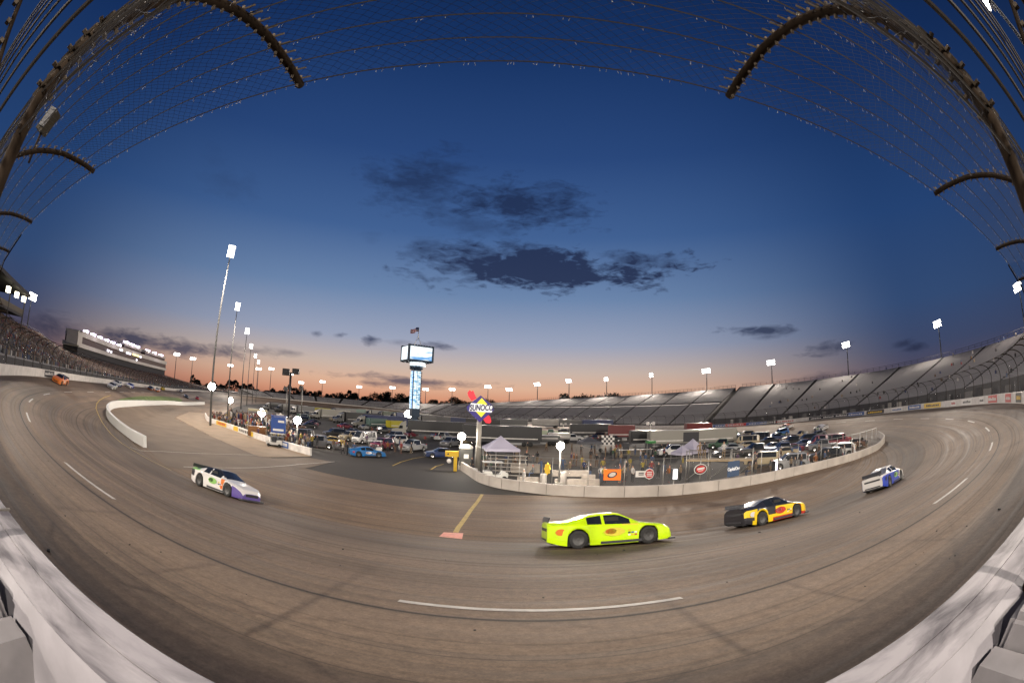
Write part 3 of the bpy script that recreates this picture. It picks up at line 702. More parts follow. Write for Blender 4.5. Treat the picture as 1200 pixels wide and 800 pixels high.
# box office building on top of the main stand with its lamps
CREAM = mat('cream_cladding', (.62, .57, .50), .7, noise=.1, nscale=.2); BROWN = mat('brown_window_band', (.045, .018, .014), .5, spec=.3); PURP = mat('suite_lamp_lens', (.7,.6,1), .4, emit=(.80, .70, 1.), estr=9.); WARMW = mat('lit_suite_window', (.8,.7,.3), .4, emit=(1., .85, .35), estr=1.6)
su = empty('suite_building', 'long cream hospitality building with brown windows above the crowd at left', 'building')
def slab(t0, t1, s0, s1, z0, z1, m, name, root, step=6):
    n = max(1, int(abs(t1-t0)/step)); mb = MB(); vs = []; fs = []
    ev = lambda z, t: z(t) if callable(z) else z
    for i in range(n+1):
        t = t0+(t1-t0)*i/n
        for s, z in ((s0, z0), (s0, z1), (s1, z1), (s1, z0)): vs.append(atz(t, s, ev(z, t)))
    for i in range(n):
        for j in range(4): a = i*4+j; b = i*4+(j+1) % 4; fs.append((a, b, b+4, a+4))
    fs += [(3,2,1,0), tuple(range(n*4, n*4+4))]; mb.mesh(vs, fs, m); return mb.build(name, root)
zt_ = lambda o_: (lambda t: 14.3+o_+(-t-168)*.006)
slab(-312, -169, -34, -42, 6, zt_(0), UNDER, 'understructure', su)
slab(-312, -168, -33, -42, zt_(0), zt_(1.5), CREAM, 'lower_fascia', su)
wb = slab(-312, -170, -33.6, -41.8, zt_(1.5), zt_(3.9), BROWN, 'window_band', su)
slab(-312, -170, -33, -42, zt_(3.9), zt_(6.0), CREAM, 'upper_fascia', su)
slab(-312, -270, -35, -46, zt_(6.0), zt_(7.7), BROWN, 'window_band', su); slab(-312, -270, -34.6, -46, zt_(7.7), zt_(9.1), CREAM, 'upper_fascia', su)
slab(-262, -232, -35, -46, zt_(6.0), zt_(7.6), BROWN, 'window_band', su); slab(-262, -232, -34.6, -46, zt_(7.6), zt_(8.8), CREAM, 'upper_fascia', su)
slab(-171, -166, -33, -39, zt_(.6), zt_(5.2), CREAM, 'end_wall', su)
for t in (-176, -185, -194, -203, -212, -222): 
    if t in (-185, -212): pl_ = D.lights.new('roof_light', 'POINT'); pl_.energy = 700; pl_.shadow_soft_size = .8; pl_.color = (.85, .78, 1.); po_ = D.objects.new('roof_light', pl_); COL.objects.link(po_); po_.location = atz(t, -27, zt_(7)(t))
    mb = MB(); mb.box(atz(t, -34, zt_(6.45)(t)), (2.4, 1.5, .8), PURP, Matrix.Rotation(.7, 3, 'Z')); mb.build('roof_lamp', su)
for t in (-236, -246, -256, -276, -290, -304):
    if t in (-246, -290): pl_ = D.lights.new('roof_light', 'POINT'); pl_.energy = 900; pl_.shadow_soft_size = .8; pl_.color = (.85, .78, 1.); po_ = D.objects.new('roof_light', pl_); COL.objects.link(po_); po_.location = atz(t, -27, zt_(9)(t))
    mb = MB(); mb.box(atz(t, -35.5, zt_(9.4)(t)), (3.2, 1.6, .8), PURP, Matrix.Rotation(.7, 3, 'Z')); mb.build('roof_lamp', su)
for a, b, z in ((-226, -221, 4.4), (-240, -232, 4.0), (-255, -243, 4.2), (-259, -256, 4.1), (-206, -203, 2.2), (-210, -208, 2.1), (-252, -250, 1.9)): slab(a, b, -32.9, -33.05, zt_(z-.45), zt_(z+.5), WARMW if a == -255 else mat('lit_white_window', (.8,.8,.8), .4, emit=(.9,.85,1.), estr=2.), 'lit_window', su)
# roofed camera platform of the near left stand
pf = empty('roofed_platform', 'dark roofed platform on posts above the nearest crowd at far left', 'platform')
for nm, t0, t1, s0, s1, z0, z1, m in (('roof', -93, -52, -17, -31, lambda t: lut(t, [(-93, 18.0), (-52, 20.5)]), lambda t: lut(t, [(-93, 18.6), (-52, 21.2)]), UNDER), ('deck', -92, -52, -18, -30, 14.0, 14.5, UNDER), ('parapet', -92, -52, -18, -18.3, 14.5, 15.4, mat('dull_board', (.10,.085,.07), .8))):
    slab(t0, t1, s0, s1, z0, z1, m, nm, pf, 4)
for t in (-92, -84, -76, -68, -60, -53):
    for s in (-18, -29.5): mb = MB(); mb.tube([atz(t, s, 6), atz(t, s, 18.4)], .18, UNDER, 6); mb.build('post', pf)
for t in (-90.5, -86.5, -82): 
    mb = MB(); mb.box(atz(t, -17.6, 17.2), (.9, .9, 1.0), mat('platform_lamp_lens', (1,.9,.7), .4, emit=(1., .9, .65), estr=5.), Matrix.Rotation(.8, 3, 'Z')); mb.build('lamp', pf)
# ============================================================ LAMP POLES
def spot(loc, target, power, size=1.2, ang=120, col=(1., .87, .73), name='floodlight'):
    l = D.lights.new(name, 'SPOT'); l.energy = power; l.spot_size = math.radians(ang); l.spot_blend = .6; l.shadow_soft_size = size; l.color = col
    o = D.objects.new(name, l); COL.objects.link(o); o.location = loc; o.rotation_euler = (Vector(target)-Vector(loc)).to_track_quat('-Z', 'Y').to_euler(); return o
def PTv(px, py, s):
    v = ray(px, py); h = math.hypot(v[0], v[1]); t = 31.
    while t < 900:
        x, y = v[0]/h*t, v[1]/h*t; i, d = locate(x, y)
        if d <= s: return (x, y, ZC+v[2]/h*t)
        t += .7
def lamp_head(root, H, wide=2.6, high=1.3, rows=2, cols=4, up=0.):
    mb = MB()
    for r in range(rows): mb.box((0, 0, H-r*high/rows-.3), (.12, wide, .12), STEEL)
    mb.box((0, 0, H-high/2), (.16, .16, high+.3), STEEL); mb.build('crossarm', root)
    for r in range(rows):
        for c in range(cols):
            y = (c-(cols-1)/2)*wide/cols; z = H-r*high/rows
            b = MB(); R = Matrix.Rotation(math.radians(25), 3, 'Y'); b.box((.25, y, z), (.35, wide/cols*.86, high/rows*.8), DARK, R); f = b.build('lamp', root)
            b = MB(); b.box((.25+.19, y, z-.075), (.05, wide/cols*.82, high/rows*.78), LAMP_ON, R); b.build('lens', f)
def light_pole(label, base, H, r, face, group, head=(2.6, 1.3, 2, 4), name='floodlight_pole'):
    a = math.atan2(face[1]-base[1], face[0]-base[0]); root = empty(name, label, 'floodlight', base, a, group)
    mb = MB(); mb.tube([(0, 0, 0), (0, 0, H*.5), (0, 0, H)], [r, r*.8, r*.5], POLEM, 8); mb.build('pole', root)
    lamp_head(root, H, *head); return root
PERIM = [(1193,333),(1099,377),(992,402),(904,423),(828,433),(764,438),(711,443),(667,446),(630,450),(597,456),(572,453),(530,456),(499,456),(460,454),(421,453),(378,447),(353,448),(341,438),(318,432),(303,432),(270,428),(226,420),(207,415),(38,345)]
WH = ['first from the right edge, cut by the frame', 'above the steep right stand', 'with the small dark clouds at its left', 'over the middle of the right stand', 'next right of the thin pole by the trees', 'above the right end of the tree clump', 'directly above the clump of trees', 'left of the clump of trees', 'midway between sign and tree clump', 'just right of the fuel sign', 'close above the fuel sign', 'left of the fuel sign', 'just right of the lit tower', 'just left of the lit tower', 'second left of the lit tower', 'right of the dark unlit mast', 'behind the dark unlit mast', 'between the tall poles and the mast', 'low right of the tall pole row', 'low inside the tall pole row', 'behind the two nearest tall poles', 'right one of two above the crowd', 'right of the cream building roof', 'glowing alone above the crowd at far left']
hero = None
for k, q in enumerate(PERIM):
    p = PTv(*q, -39); face = (0, 120) if p[1] < 200 else (-100, 200)
    d = math.hypot(p[0], p[1]); hw = 1 if d > 250 else 0
    light_pole('stadium floodlight pole '+WH[k], (p[0], p[1], -.2), p[2]+.2, .32 if not hw else .4, face, 'floodlights round the rim of the speedway', (4.6, 2.2, 2, 4) if not hw else (6.2, 2.6, 1, 2))
    if k < 13 or k in (20, 21, 22, 23): 
        i, _ = locate(p[0], p[1]); spot((p[0]+NRM[i][0]*3, p[1]+NRM[i][1]*3, p[2]-1), (*off(i, 10)[:2], 1), 72000 if k < 4 else 130000 if k < 20 else 150000, 1.6, 140)
# tall poles along pit road, double lamp boxes
TALL = [((272,290), 34.6), ((279,356), 34.6), ((290,386), 34.6), ((294.5,404), 34.6), ((299.5,415.5), 34.6), ((303,423), 34.6)]
TW = ['tallest and nearest of the row along pit road', 'second nearest of the row along pit road', 'third of the row along pit road', 'fourth of the row along pit road', 'fifth of the row along pit road', 'farthest of the row along pit road']
for k, (q, H) in enumerate(TALL):
    v = ray(*q); h = math.hypot(v[0], v[1]); dd = (H-ZC)/(v[2]/h); p = (v[0]/h*dd, v[1]/h*dd)
    light_pole('slender lit pole, '+TW[k], (p[0], p[1], 0), H, .24, (0, 0), 'tall floodlight poles along pit road', (1.6, 2.6, 3, 2) if k < 2 else (2.2, 2.8, 2, 1))
    if k < 4: spot((p[0]*(1-4/math.hypot(*p)), p[1]*(1-4/math.hypot(*p)), H-.5), (p[0]*.9, p[1]*.9, 0), 60000, 1.2, 110)
# rim lamps that stand behind the photographer and light the near track
light_pole('near floodlight pole just outside the wall at upper right', (26.5, -1.6, -.2), 27.7, .3, (0, 60), 'floodlights behind the camera', (1.6, .8, 2, 2))
for t, lab in ((-82, 'farthest left'), (-54, 'left'), (-27, 'near left'), (0, 'centre'), (27, 'near right'), (54, 'right')):
    p = at(t, -29, 0); q = at(t*.96, 12); light_pole('floodlight pole behind the camera wall, '+lab, (p[0], p[1], -.2), 26.4, .3, q, 'floodlights behind the camera', (3.0, 1.6, 2, 4)); a = at(t, -28.4, 0)
    spot((a[0], a[1], 25.4), q, 80000, .5, 105, (1., .89, .77))
# infield bounce of pit lights come with the portable lamps in the next part
# ============================================================ VEHICLES (x forward, y left, z up, origin on the ground)
K2_ = MATS['paint_k']
def clampf(x, a=0., b=1.): return max(a, min(b, x))
def vehicle(name, label, cat, kind, paint, M=None, loc=None, rz=0, group=None, livery=None, detail=1):
    K = VK[kind]; L = K['L']/2; W_ = K['W']/2; R = K['R']; ax = K['axles']; base = K['base']
    root = empty(name, label, cat, loc or (0,0,0), rz, group, M)
    xs = sorted(set([round(-L+2*L*k/(44 if detail else 18), 3) for k in range((44 if detail else 18)+1)] + [round(a+d*R*1.16, 3) for a in ax for d in (-1, -.86, -.55, 0, .55, .86, 1)] + [p[0] for p in K['top']]))
    xs = [x for k, x in enumerate(xs) if k == 0 or x-xs[k-1] > .015]
    secs = []
    for x in xs:
        zt_v, zb_v = lut(x, K['top']), lut(x, K['belt']); hw = W_*lut(x, K['plan'])
        lo = base+ (lut(x, K['lift']) if 'lift' in K else 0)
        for a in ax:
            dd = abs(x-a); RR = R*1.16
            if dd < RR: lo = max(lo, R+math.sqrt(RR*RR-dd*dd))
        cab = clampf((zt_v-zb_v)/.4); rw = hw*(.90-K['tumble']*cab)
        lo = min(lo, zb_v-.06); m1 = lo+(zb_v-lo)*.45
        secs.append([(hw*.97, lo), (hw, lo+(zb_v-lo)*.25), (hw*1.0, m1), (hw*.985, zb_v-.05), (hw*.95, zb_v), (rw, zt_v-.05-.02*cab), (rw*.90, zt_v-.01), (rw*.45, zt_v+.015), (0, zt_v+.022)])
    body = MB(); glass = MB(); n = len(xs)
    def P(i, j, sg): y, z = secs[i][j]; return (xs[i], sg*y, z)
    wins = K['windows']; gx0, gx1 = K['cab']
    for i in range(n-1):
        xm = (xs[i]+xs[i+1])/2; t0, t1 = lut(xs[i], K['top']), lut(xs[i+1], K['top']); b0 = lut(xm, K['belt'])
        slope = abs(t1-t0)/max(xs[i+1]-xs[i], 1e-6)
        for sg in (1, -1):
            for j in range(8):
                q = [P(i, j, sg), P(i+1, j, sg), P(i+1, j+1, sg), P(i, j+1, sg)]
                if sg < 0: q = q[::-1]
                isg = (j == 4 and any(a <= xm <= b for a, b in wins) and min(t0, t1) > b0+.16) or (j >= 6 and slope > .28 and gx0 <= xm <= gx1 and max(t0, t1) > b0+.08)
                m = paint
                if livery: m = livery(xm, j, sg, (q[0][2]+q[2][2])/2) or paint
                (glass if isg else body).face(q, GLASS if isg else m, True)
    for i in (0, n-1):
        ring = [P(i, j, 1) for j in range(9)]+[P(i, j, -1) for j in range(7, -1, -1)]; body.face(ring if i else ring[::-1], livery(xs[i], -1, 0, .5) or paint if livery else paint)
    weld(body).build('body', root) if False else body.build('body', root); glass.build('window', root)
    ub = MB(); ub.box((0, 0, base+.16), (2*L*.94, W_*1.5, .2), DARK)
    for a in ax: ub.box((a, 0, R), (R*2.3, W_*1.72, R*1.5), BLACK)
    ub.build('underbody', root)
    wheel = None
    for a in ax:
        for sg in (1, -1):
            yw = sg*(W_-.13)
            if wheel is None:
                mb = MB(); n_ = 18
                ring = lambda rr, y: [(rr*math.cos(2*math.pi*k/n_), y, rr*math.sin(2*math.pi*k/n_)) for k in range(n_)]
                prof = [(R*.62, .115), (R*.93, .125), (R, .09), (R, -.09), (R*.93, -.125), (R*.62, -.115)]; vs = []; fs = []
                for rr, y in prof: vs += ring(rr, y)
                for p_ in range(5):
                    for k in range(n_): fs.append((p_*n_+k, p_*n_+(k+1) % n_, (p_+1)*n_+(k+1) % n_, (p_+1)*n_+k))
                mb.mesh(vs, fs, BLACK, True); wheel = mb.build('wheel', root)
                rm = MB(); vs = ring(R*.62, .10)+ring(R*.2, .06)+ring(R*.62, -.10)+ring(R*.2, -.06); fs = []
                for k in range(n_):
                    fs.append((k, (k+1) % n_, n_+(k+1) % n_, n_+k)); fs.append((2*n_+(k+1) % n_, 2*n_+k, 3*n_+k, 3*n_+(k+1) % n_))
                fs.append(tuple(range(n_, 2*n_))); fs.append(tuple(range(4*n_-1, 3*n_-1, -1))); rm.mesh(vs, fs, K.get('rim', CHROME)); rm.build('rim', wheel); w = wheel
            else: w = copy_tree(wheel, root)
            w.location = (a, yw, R)
    xf, xr = xs[-1], xs[0]; zh = K['lamp']; hwf = W_*lut(xf-.1, K['plan']); hwr = W_*lut(xr+.1, K['plan'])
    if K.get('lights', True):
        for sg in (1, -1):
            mb = MB(); mb.box((xf-.03, sg*(hwf-.26), zh), (.14, .36, .15), mat('headlamp_glass', (.5,.5,.5), .15, .3)); mb.build('headlight', root)
            mb = MB(); mb.box((xr+.02, sg*(hwr-.18), zh+.12), (.1, .2, .26), mat('tail_lamp_red', (.35,.02,.02), .25)); mb.build('tail_light', root)
        mb = MB(); mb.box((xf+.01, 0, zh-.05), (.06, W_*.9, .18), DARK); mb.build('grille', root)
        mb = MB(); mb.box((xf+.03, 0, base+.18), (.12, W_*1.7, .2), K.get('bump', DARK)); mb.build('bumper', root); mb = MB(); mb.box((xr-.03, 0, base+.18), (.12, W_*1.7, .2), K.get('bump', DARK)); mb.build('bumper', root)
        for sg in (1, -1):
            mb = MB(); mb.box((K['mirror'], sg*(W_+.09), lut(K['mirror'], K['belt'])+.10), (.12, .2, .16), paint); mb.build('mirror', root)
    if kind == 'race':
        mb = MB(); mb.box((-L-.005, 0, .74), (.03, W_*1.25, .11), DARK); mb.build('rear_grille', root)
        mb = MB(); mb.box((-L-.0, 0, .34), (.05, W_*1.2, .07), DARK); mb.build('rear_valance', root)
        mb = MB(); mb.box((-L+.06, 0, lut(-L+.1, K['top'])+.11), (.03, W_*1.55, .2), K.get('spm', DARK), Matrix.Rotation(.35, 3, 'Y')); mb.build('spoiler', root)
        mb = MB(); mb.box((L-.02, 0, .12), (.3, W_*1.7, .07), DARK); mb.build('splitter', root)
        mb = MB(); mb.box((L+.005, 0, .36), (.03, W_*.95, .14), BLACK); mb.build('grille', root)
        for sg in (1, -1):
            for k_ in range(7): mb = MB(); mb.box((.62+.13*(k_ % 3), sg*(W_*.965+.012), .44+.09*(k_//3)), (.10, .012, .06), (WHITE, R_, B, Y, K2_)[(k_*3) % 5]); mb.build('decal', root)
            c_l = {NEON: (SALM, ORG), WH_: (GRN, BLK_), YEL: (RED, WH_)}.get(paint, (WHITE, RED))
            for (cx_, cz_, a_, b_, m_) in ((.02, .60, .42, .17, c_l[0]), (-.12, .62, .22, .11, c_l[1]), (-2.02, .66, .20, .13, c_l[1])):
                mb = MB(); yy = sg*W_*(.985 if cx_ > -1 else .955)+sg*.012; pts_ = [(cx_+a_*math.cos(2*math.pi*k_/18)*(1+.08*math.sin(3*k_)), yy, cz_+b_*math.sin(2*math.pi*k_/18)) for k_ in range(18)]; mb.face(pts_ if sg < 0 else pts_[::-1], m_); mb.build('decal', root)
            mb = MB(); mb.box((.35, sg*(W_*.97), .20), (1.7, .04, .10), DARK); mb.build('side_skirt', root)
            mb = MB(); mb.box((-.05, sg*(W_*.80), 1.02), (.55, .03, .3), mat('window_net', (.02,.02,.02), .9)); mb.build('window_net', root)
    if kind == 'pickup':
        mb = MB(); mb.box((-1.85, 0, 1.045), (1.55, W_*1.62, .02), BLACK); mb.build('load_bed', root)
    return root
def weld(m): return m
PL = [(-9, .86)]
def plan(L, rear=.9, front=.84): return [(-L, rear*.93), (-L+.15, rear), (-L+.7, 1.), (L-1.1, 1.), (L-.35, front+.06), (L-.08, front), (L, front*.9)]
VK = {
 'sedan': dict(L=4.7, W=1.82, R=.33, axles=(1.42, -1.38), base=.2, top=[(-2.35,.78),(-2.28,.98),(-1.65,1.03),(-.85,1.40),(.05,1.45),(.35,1.41),(1.15,.98),(2.0,.86),(2.27,.70),(2.35,.55)], belt=[(-2.35,.72),(-2.25,.92),(-1.6,.95),(1.15,.93),(2.0,.82),(2.27,.64),(2.35,.5)], plan=plan(2.35), tumble=.22, windows=[(-1.3,-.50),(-.42,.78)], cab=(-1.7,1.25), lamp=.62, mirror=.7),
 'suv': dict(L=4.8, W=1.94, R=.38, axles=(1.48, -1.42), base=.26, top=[(-2.4,.92),(-2.37,1.2),(-2.15,1.68),(-1.9,1.77),(.15,1.80),(.5,1.74),(1.2,1.17),(2.1,1.06),(2.33,.92),(2.4,.7)], belt=[(-2.4,.86),(-2.3,1.08),(1.2,1.10),(2.1,1.0),(2.33,.86),(2.4,.64)], plan=plan(2.4, .95, .88), tumble=.16, windows=[(-2.0,-1.25),(-1.15,-.25),(-.17,.72)], cab=(-2.42,1.3), lamp=.80, mirror=.75),
 'pickup': dict(L=5.7, W=1.98, R=.40, axles=(1.85, -1.7), base=.34, top=[(-2.85,1.02),(-2.82,1.06),(-1.02,1.06),(-.96,1.5),(-.8,1.84),(.6,1.87),(.8,1.80),(1.42,1.22),(2.55,1.12),(2.78,1.0),(2.85,.8)], belt=[(-2.85,.97),(-2.8,1.02),(-1.0,1.02),(-.95,1.12),(1.42,1.14),(2.55,1.06),(2.78,.94),(2.85,.74)], plan=plan(2.85, .97, .9), tumble=.16, windows=[(-.82,-.12),(-.02,.95)], cab=(-1.05,1.5), lamp=.86, mirror=1.0, bump=CHROME),
 'van': dict(L=5.4, W=2.0, R=.37, axles=(1.75, -1.5), base=.28, top=[(-2.7,1.0),(-2.68,1.9),(-2.5,2.12),(1.2,2.15),(1.6,2.0),(2.15,1.28),(2.6,1.05),(2.7,.75)], belt=[(-2.7,.95),(-2.6,1.12),(2.1,1.16),(2.6,.98),(2.7,.7)], plan=plan(2.7, .97, .88), tumble=.10, windows=[(-2.2,-1.3),(-1.2,-.1),(.0,1.0),(1.1,1.6)], cab=(1.3,2.3), lamp=.78, mirror=1.6),
 'race': dict(L=5.0, W=1.96, R=.36, axles=(1.42, -1.36), base=.12, top=[(-2.5,.98),(-2.44,1.02),(-1.75,1.04),(-.95,1.26),(-.45,1.32),(.1,1.33),(.32,1.29),(1.12,.90),(2.05,.76),(2.38,.62),(2.5,.44)], belt=[(-2.5,.84),(-2.4,.92),(-1.7,.95),(1.1,.86),(2.05,.70),(2.38,.54),(2.5,.36)], lift=[(-2.5,.16),(-2.1,.05),(-1.8,0),(2.5,0)], plan=[(-2.5,.80),(-2.4,.87),(-2.2,.93),(-1.9,.98),(-.7,.97),(.7,.97),(1.5,1.),(2.1,.93),(2.4,.80),(2.5,.68)], tumble=.26, windows=[(-1.05,-.45),(-.38,.72)], cab=(-1.8,1.2), lamp=.55, mirror=.6, lights=False, rim=mat('dark_rim', (.06,.06,.06), .5, .5)),
}
def at_px(px, py, hx, hy): p = G(px, py); return ground_matrix(p[0], p[1], hx, hy)
def track_dir(x, y): i, s = locate(x, y); return TAN[i]
def racer(label, px, py, livery, paint, turn=0., toward=1, name='race_car', group='cars racing on the track'):
    p = G(px, py); tx, ty = track_dir(p[0], p[1]); a = math.atan2(ty, tx)+math.radians(turn); return vehicle(name, label, 'race car', 'race', paint, ground_matrix(p[0], p[1], math.cos(a), math.sin(a)), group=group, livery=livery)
cp = lambda n, c: mat('car_'+n, c, .28, coat=.6)
NEON, NEONY, WH_, PUR, GRN, BLK_, YEL, BLU, RED, ORG, SIL = cp('neon', (.50,.74,.005)), cp('neon_dark', (.30,.42,.01)), cp('white', (.62,.60,.58)), cp('purple', (.10,.07,.26)), cp('green', (.22,.45,.12)), cp('black', (.02,.02,.025)), cp('yellow', (.72,.50,.01)), cp('blue', (.02,.05,.36)), cp('red', (.45,.03,.02)), cp('orange', (.60,.16,.02)), cp('silver', (.32,.31,.30))
PINKISH = cp('salmon', (.62,.40,.12)); SALM = cp('salmon_fade', (.60,.52,.05))
def liv_neon(x, j, sg, z):
    if j == 3 and .35 < x < 1.0: return SALM
    if j == -1: return NEON
def liv_white(x, j, sg, z):
    if j == -1: return PUR if x > 0 else BLK_
    if j >= 5: return WH_ if x > .95 else (GRN if x < -1.9 else BLK_)
    if x > 1.75 and j < 3: return PUR
    if j in (0,): return WH_
    if x < -1.5 and j in (3, 4): return GRN
    if x < -1.9 and j == 2: return BLK_
    if .75 < x < 1.15 and j < 4: return ORG
def liv_black(x, j, sg, z):
    if j >= 5: return BLK_
    if j == -1: return BLK_ if x < 0 else YEL
    if j == 0 and x > -2: return RED if x > -.6 else YEL
    if j >= 3 and x < 1.2: return BLK_
    if x < -1.9 and j < 2: return BLK_
    if -1.7 < x < -.3 and j < 3: return BLK_ if j == 2 else YEL
    if j == 3 and .3 < x < 1.3: return WH_
def liv_blue(x, j, sg, z):
    if j == -1: return WH_
    if j >= 5: return BLK_ if x < -.8 else (YEL if x > 1.1 else WH_)
    if j < 3 and x < .9: return BLU
    if x > 1.2: return PINKISH if j > 2 else WH_
c1 = racer('white race car with black roof and green and purple trim, left in the turn', 262, 578, liv_white, WH_)
c2 = racer('solid neon yellow race car in the middle of the turn', 711, 638, liv_neon, NEON)
c3 = racer('yellow and black race car behind the neon yellow one', 900, 612, liv_black, YEL)
c4 = racer('white and blue race car with yellow nose, last in line at right', 1037, 570, liv_blue, WH_)
racer('small orange race car high against the outer wall at far left', 70, 449, lambda x, j, s, z: BLK_ if j >= 5 and x < .3 else None, ORG)
racer('tiny white race car leading a far pair beside the grandstand wall', 131, 455, lambda x, j, s, z: BLK_ if j == 5 else None, WH_)
racer('tiny white race car trailing the far pair by the grandstand wall', 137, 452, lambda x, j, s, z: BLU if j < 2 else None, WH_)
racer('tiny dark blue race car with white nose behind the far pair', 152, 454, lambda x, j, s, z: WH_ if x > 1.6 else None, BLU)
racer('tiny black race car at the head of the farthest bunch', 176, 456.5, lambda x, j, s, z: ORG if j < 2 else None, BLK_)
racer('tiny orange and white race car in the farthest bunch', 184, 458.5, lambda x, j, s, z: WH_ if j >= 5 else None, ORG)
racer('tiny yellow race car in the farthest bunch', 190, 456.5, None, YEL)
racer('tiny silver race car at the tail of the farthest bunch', 212, 459.5, None, SIL)
racer('small dark race car with white door past the end of the grass strip', 218, 466, lambda x, j, s, z: WH_ if 0 < x < 1 else None, BLK_, turn=20)
racer('small red race car beyond the end of the grass strip', 231, 467.5, None, RED, turn=10)
racer('white race car far off on the back stretch above the parked cars', 962, 503.5, None, WH_)
racer('tiny orange striped race car on the back stretch', 921, 501.8, lambda x, j, s, z: ORG if j >= 5 else None, WH_)
SKY = cp('sky_blue', (.015,.12,.32))
p = G(430, 534.5); vehicle('race_car', 'bright blue race car waiting at the edge of the dark infield asphalt', 'race car', 'race', SKY, ground_matrix(p[0], p[1], .83, .55), group=None)
# ------------------------------------------------------------ parked vehicles
PAINTS = {n: cp('p_'+n, c) for n, c in dict(white=(.55,.54,.52), silver=(.30,.30,.30), grey=(.13,.13,.135), black=(.018,.018,.02), navy=(.02,.035,.10), maroon=(.14,.015,.03), red=(.32,.02,.02), beige=(.34,.28,.18), green=(.03,.07,.04), brown=(.10,.05,.03), gold=(.30,.20,.05), blue=(.03,.10,.28)).items()}
def wall_dist(x, y):
    a = math.atan2(x, y); best = None
    for k in range(len(IWQ)-1):
        a0, a1 = math.atan2(*IWQ[k]), math.atan2(*IWQ[k+1])
        if min(a0, a1) <= a <= max(a0, a1) and abs(a1-a0) < 1:
            u = (a-a0)/((a1-a0) or 1e-9); q = (IWQ[k][0]+(IWQ[k+1][0]-IWQ[k][0])*u, IWQ[k][1]+(IWQ[k+1][1]-IWQ[k][1])*u); d = math.hypot(*q)
            if best is None or d < best: best = d
    return best
def behind(g, e):
    d = math.hypot(g[0], g[1]); w_ = wall_dist(g[0], g[1])
    if w_ is None or d > w_+e: return g
    f = (w_+e)/d; return (g[0]*f, g[1]*f, height(g[0]*f, g[1]*f))
PROTO = {}; NAMES = dict(sedan='parked_car', suv='sport_utility_vehicle', pickup='pickup_truck', van='van'); CATS = dict(sedan='car', suv='car', pickup='pickup truck', van='van')
BASEP = PAINTS['grey']
USED = set()
def park(kind, colr, px, py, ang, label, group='cars parked in the infield', world=None):
    p = world or behind(G(px, py), 3.6)
    if kind not in PROTO: o = vehicle(NAMES[kind], label, CATS[kind], kind, BASEP, group=group, detail=0); PROTO[kind] = o
    else: o = copy_tree(PROTO[kind]); 
    for ch in [o]+list(o.children_recursive):
        if ch.type == 'MESH':
            for sl in ch.material_slots:
                if sl.link == 'OBJECT' or sl.material == BASEP: sl.link = 'OBJECT'; sl.material = PAINTS[colr]
    o.matrix_world = ground_matrix(p[0], p[1], math.cos(math.radians(ang)), math.sin(math.radians(ang)))
    o['label'] = label; o['group'] = group; o['category'] = CATS[kind]; return o
# first make the four prototypes so that copies see clean slots
HERO = [
 ('suv','silver', 925, 549, 158, 'silver sport utility vehicle nearest the inner wall at right'),
 ('suv','beige', 892, 545, 150, 'pale beige minivan left of the silver sport utility vehicle'),
 ('sedan','navy', 882, 531, 170, 'dark blue car behind the pale beige minivan'),
 ('pickup','navy', 918, 532, 165, 'dark blue pickup truck behind the silver sport utility vehicle'),
 ('pickup','beige', 941, 514, 178, 'beige four door pickup truck in the rear row at right'),
 ('suv','blue', 915, 510, 172, 'mid blue car in the rear row left of the beige pickup truck'),
 ('van','maroon', 963, 524, 160, 'long maroon and silver van in the right parking rows'),
 ('sedan','red', 984, 519, 150, 'red car parked behind the maroon van'),
 ('suv','black', 967, 541, 140, 'black sport utility vehicle right of the silver one'),
 ('suv','white', 984, 534, 135, 'white sport utility vehicle with its hatch towards the inner wall'),
 ('sedan','brown', 1000, 524, 130, 'brown car at the right end of the parking rows'),
 ('sedan','grey', 958, 512, 170, 'grey car below the white race car on the back stretch'),
 ('sedan','black', 900, 520, 170, 'black car in the middle parking row, left part'),
 ('pickup','black', 930, 522, 168, 'black pickup truck in the middle parking row'),
 ('sedan','maroon', 870, 517, 172, 'maroon car in the middle parking row near the trailers'),
 ('sedan','silver', 856, 529, 160, 'silver car with bright rear beside the white tent'),
 ('pickup','white', 790, 534, 176, 'white crew cab pickup truck in front of the pale trailer'),
 ('pickup','silver', 484, 528.5, 250, 'silver pickup truck facing the track left of the dark hauler'),
 ('suv','maroon', 448, 526, 255, 'maroon sport utility vehicle behind the blue race car'),
 ('van','white', 427, 519, 250, 'white box van in the second row left of the maroon vehicle'),
 ('suv','beige', 410, 516, 250, 'beige sport utility vehicle left of the white box van'),
 ('pickup','grey', 375, 524, 190, 'grey pickup truck just behind the end of the pit wall'),
 ('suv','black', 392, 512, 230, 'black sport utility vehicle left of the beige one'),
 ('sedan','navy', 517, 536, 200, 'small navy car in the dark lane left of the yellow cart'),
 ('sedan','gold', 388, 521, 200, 'gold car between the crowd and the beige vehicle'),
 ('suv','grey', 462, 515, 250, 'grey sport utility vehicle behind the silver pickup truck'),
]
for k in ('sedan', 'suv', 'pickup', 'van'):
    h = [x for x in HERO if x[0] == k][0]; park(*h)
    HERO.remove(h)
for h in HERO: park(*h)
rnd = random.Random(11); kinds = ['sedan','suv','pickup','sedan','suv','van']; cn = list(PAINTS); placed = []
for h in HERO: g = G(h[2], h[3]); placed.append((g[0], g[1]))
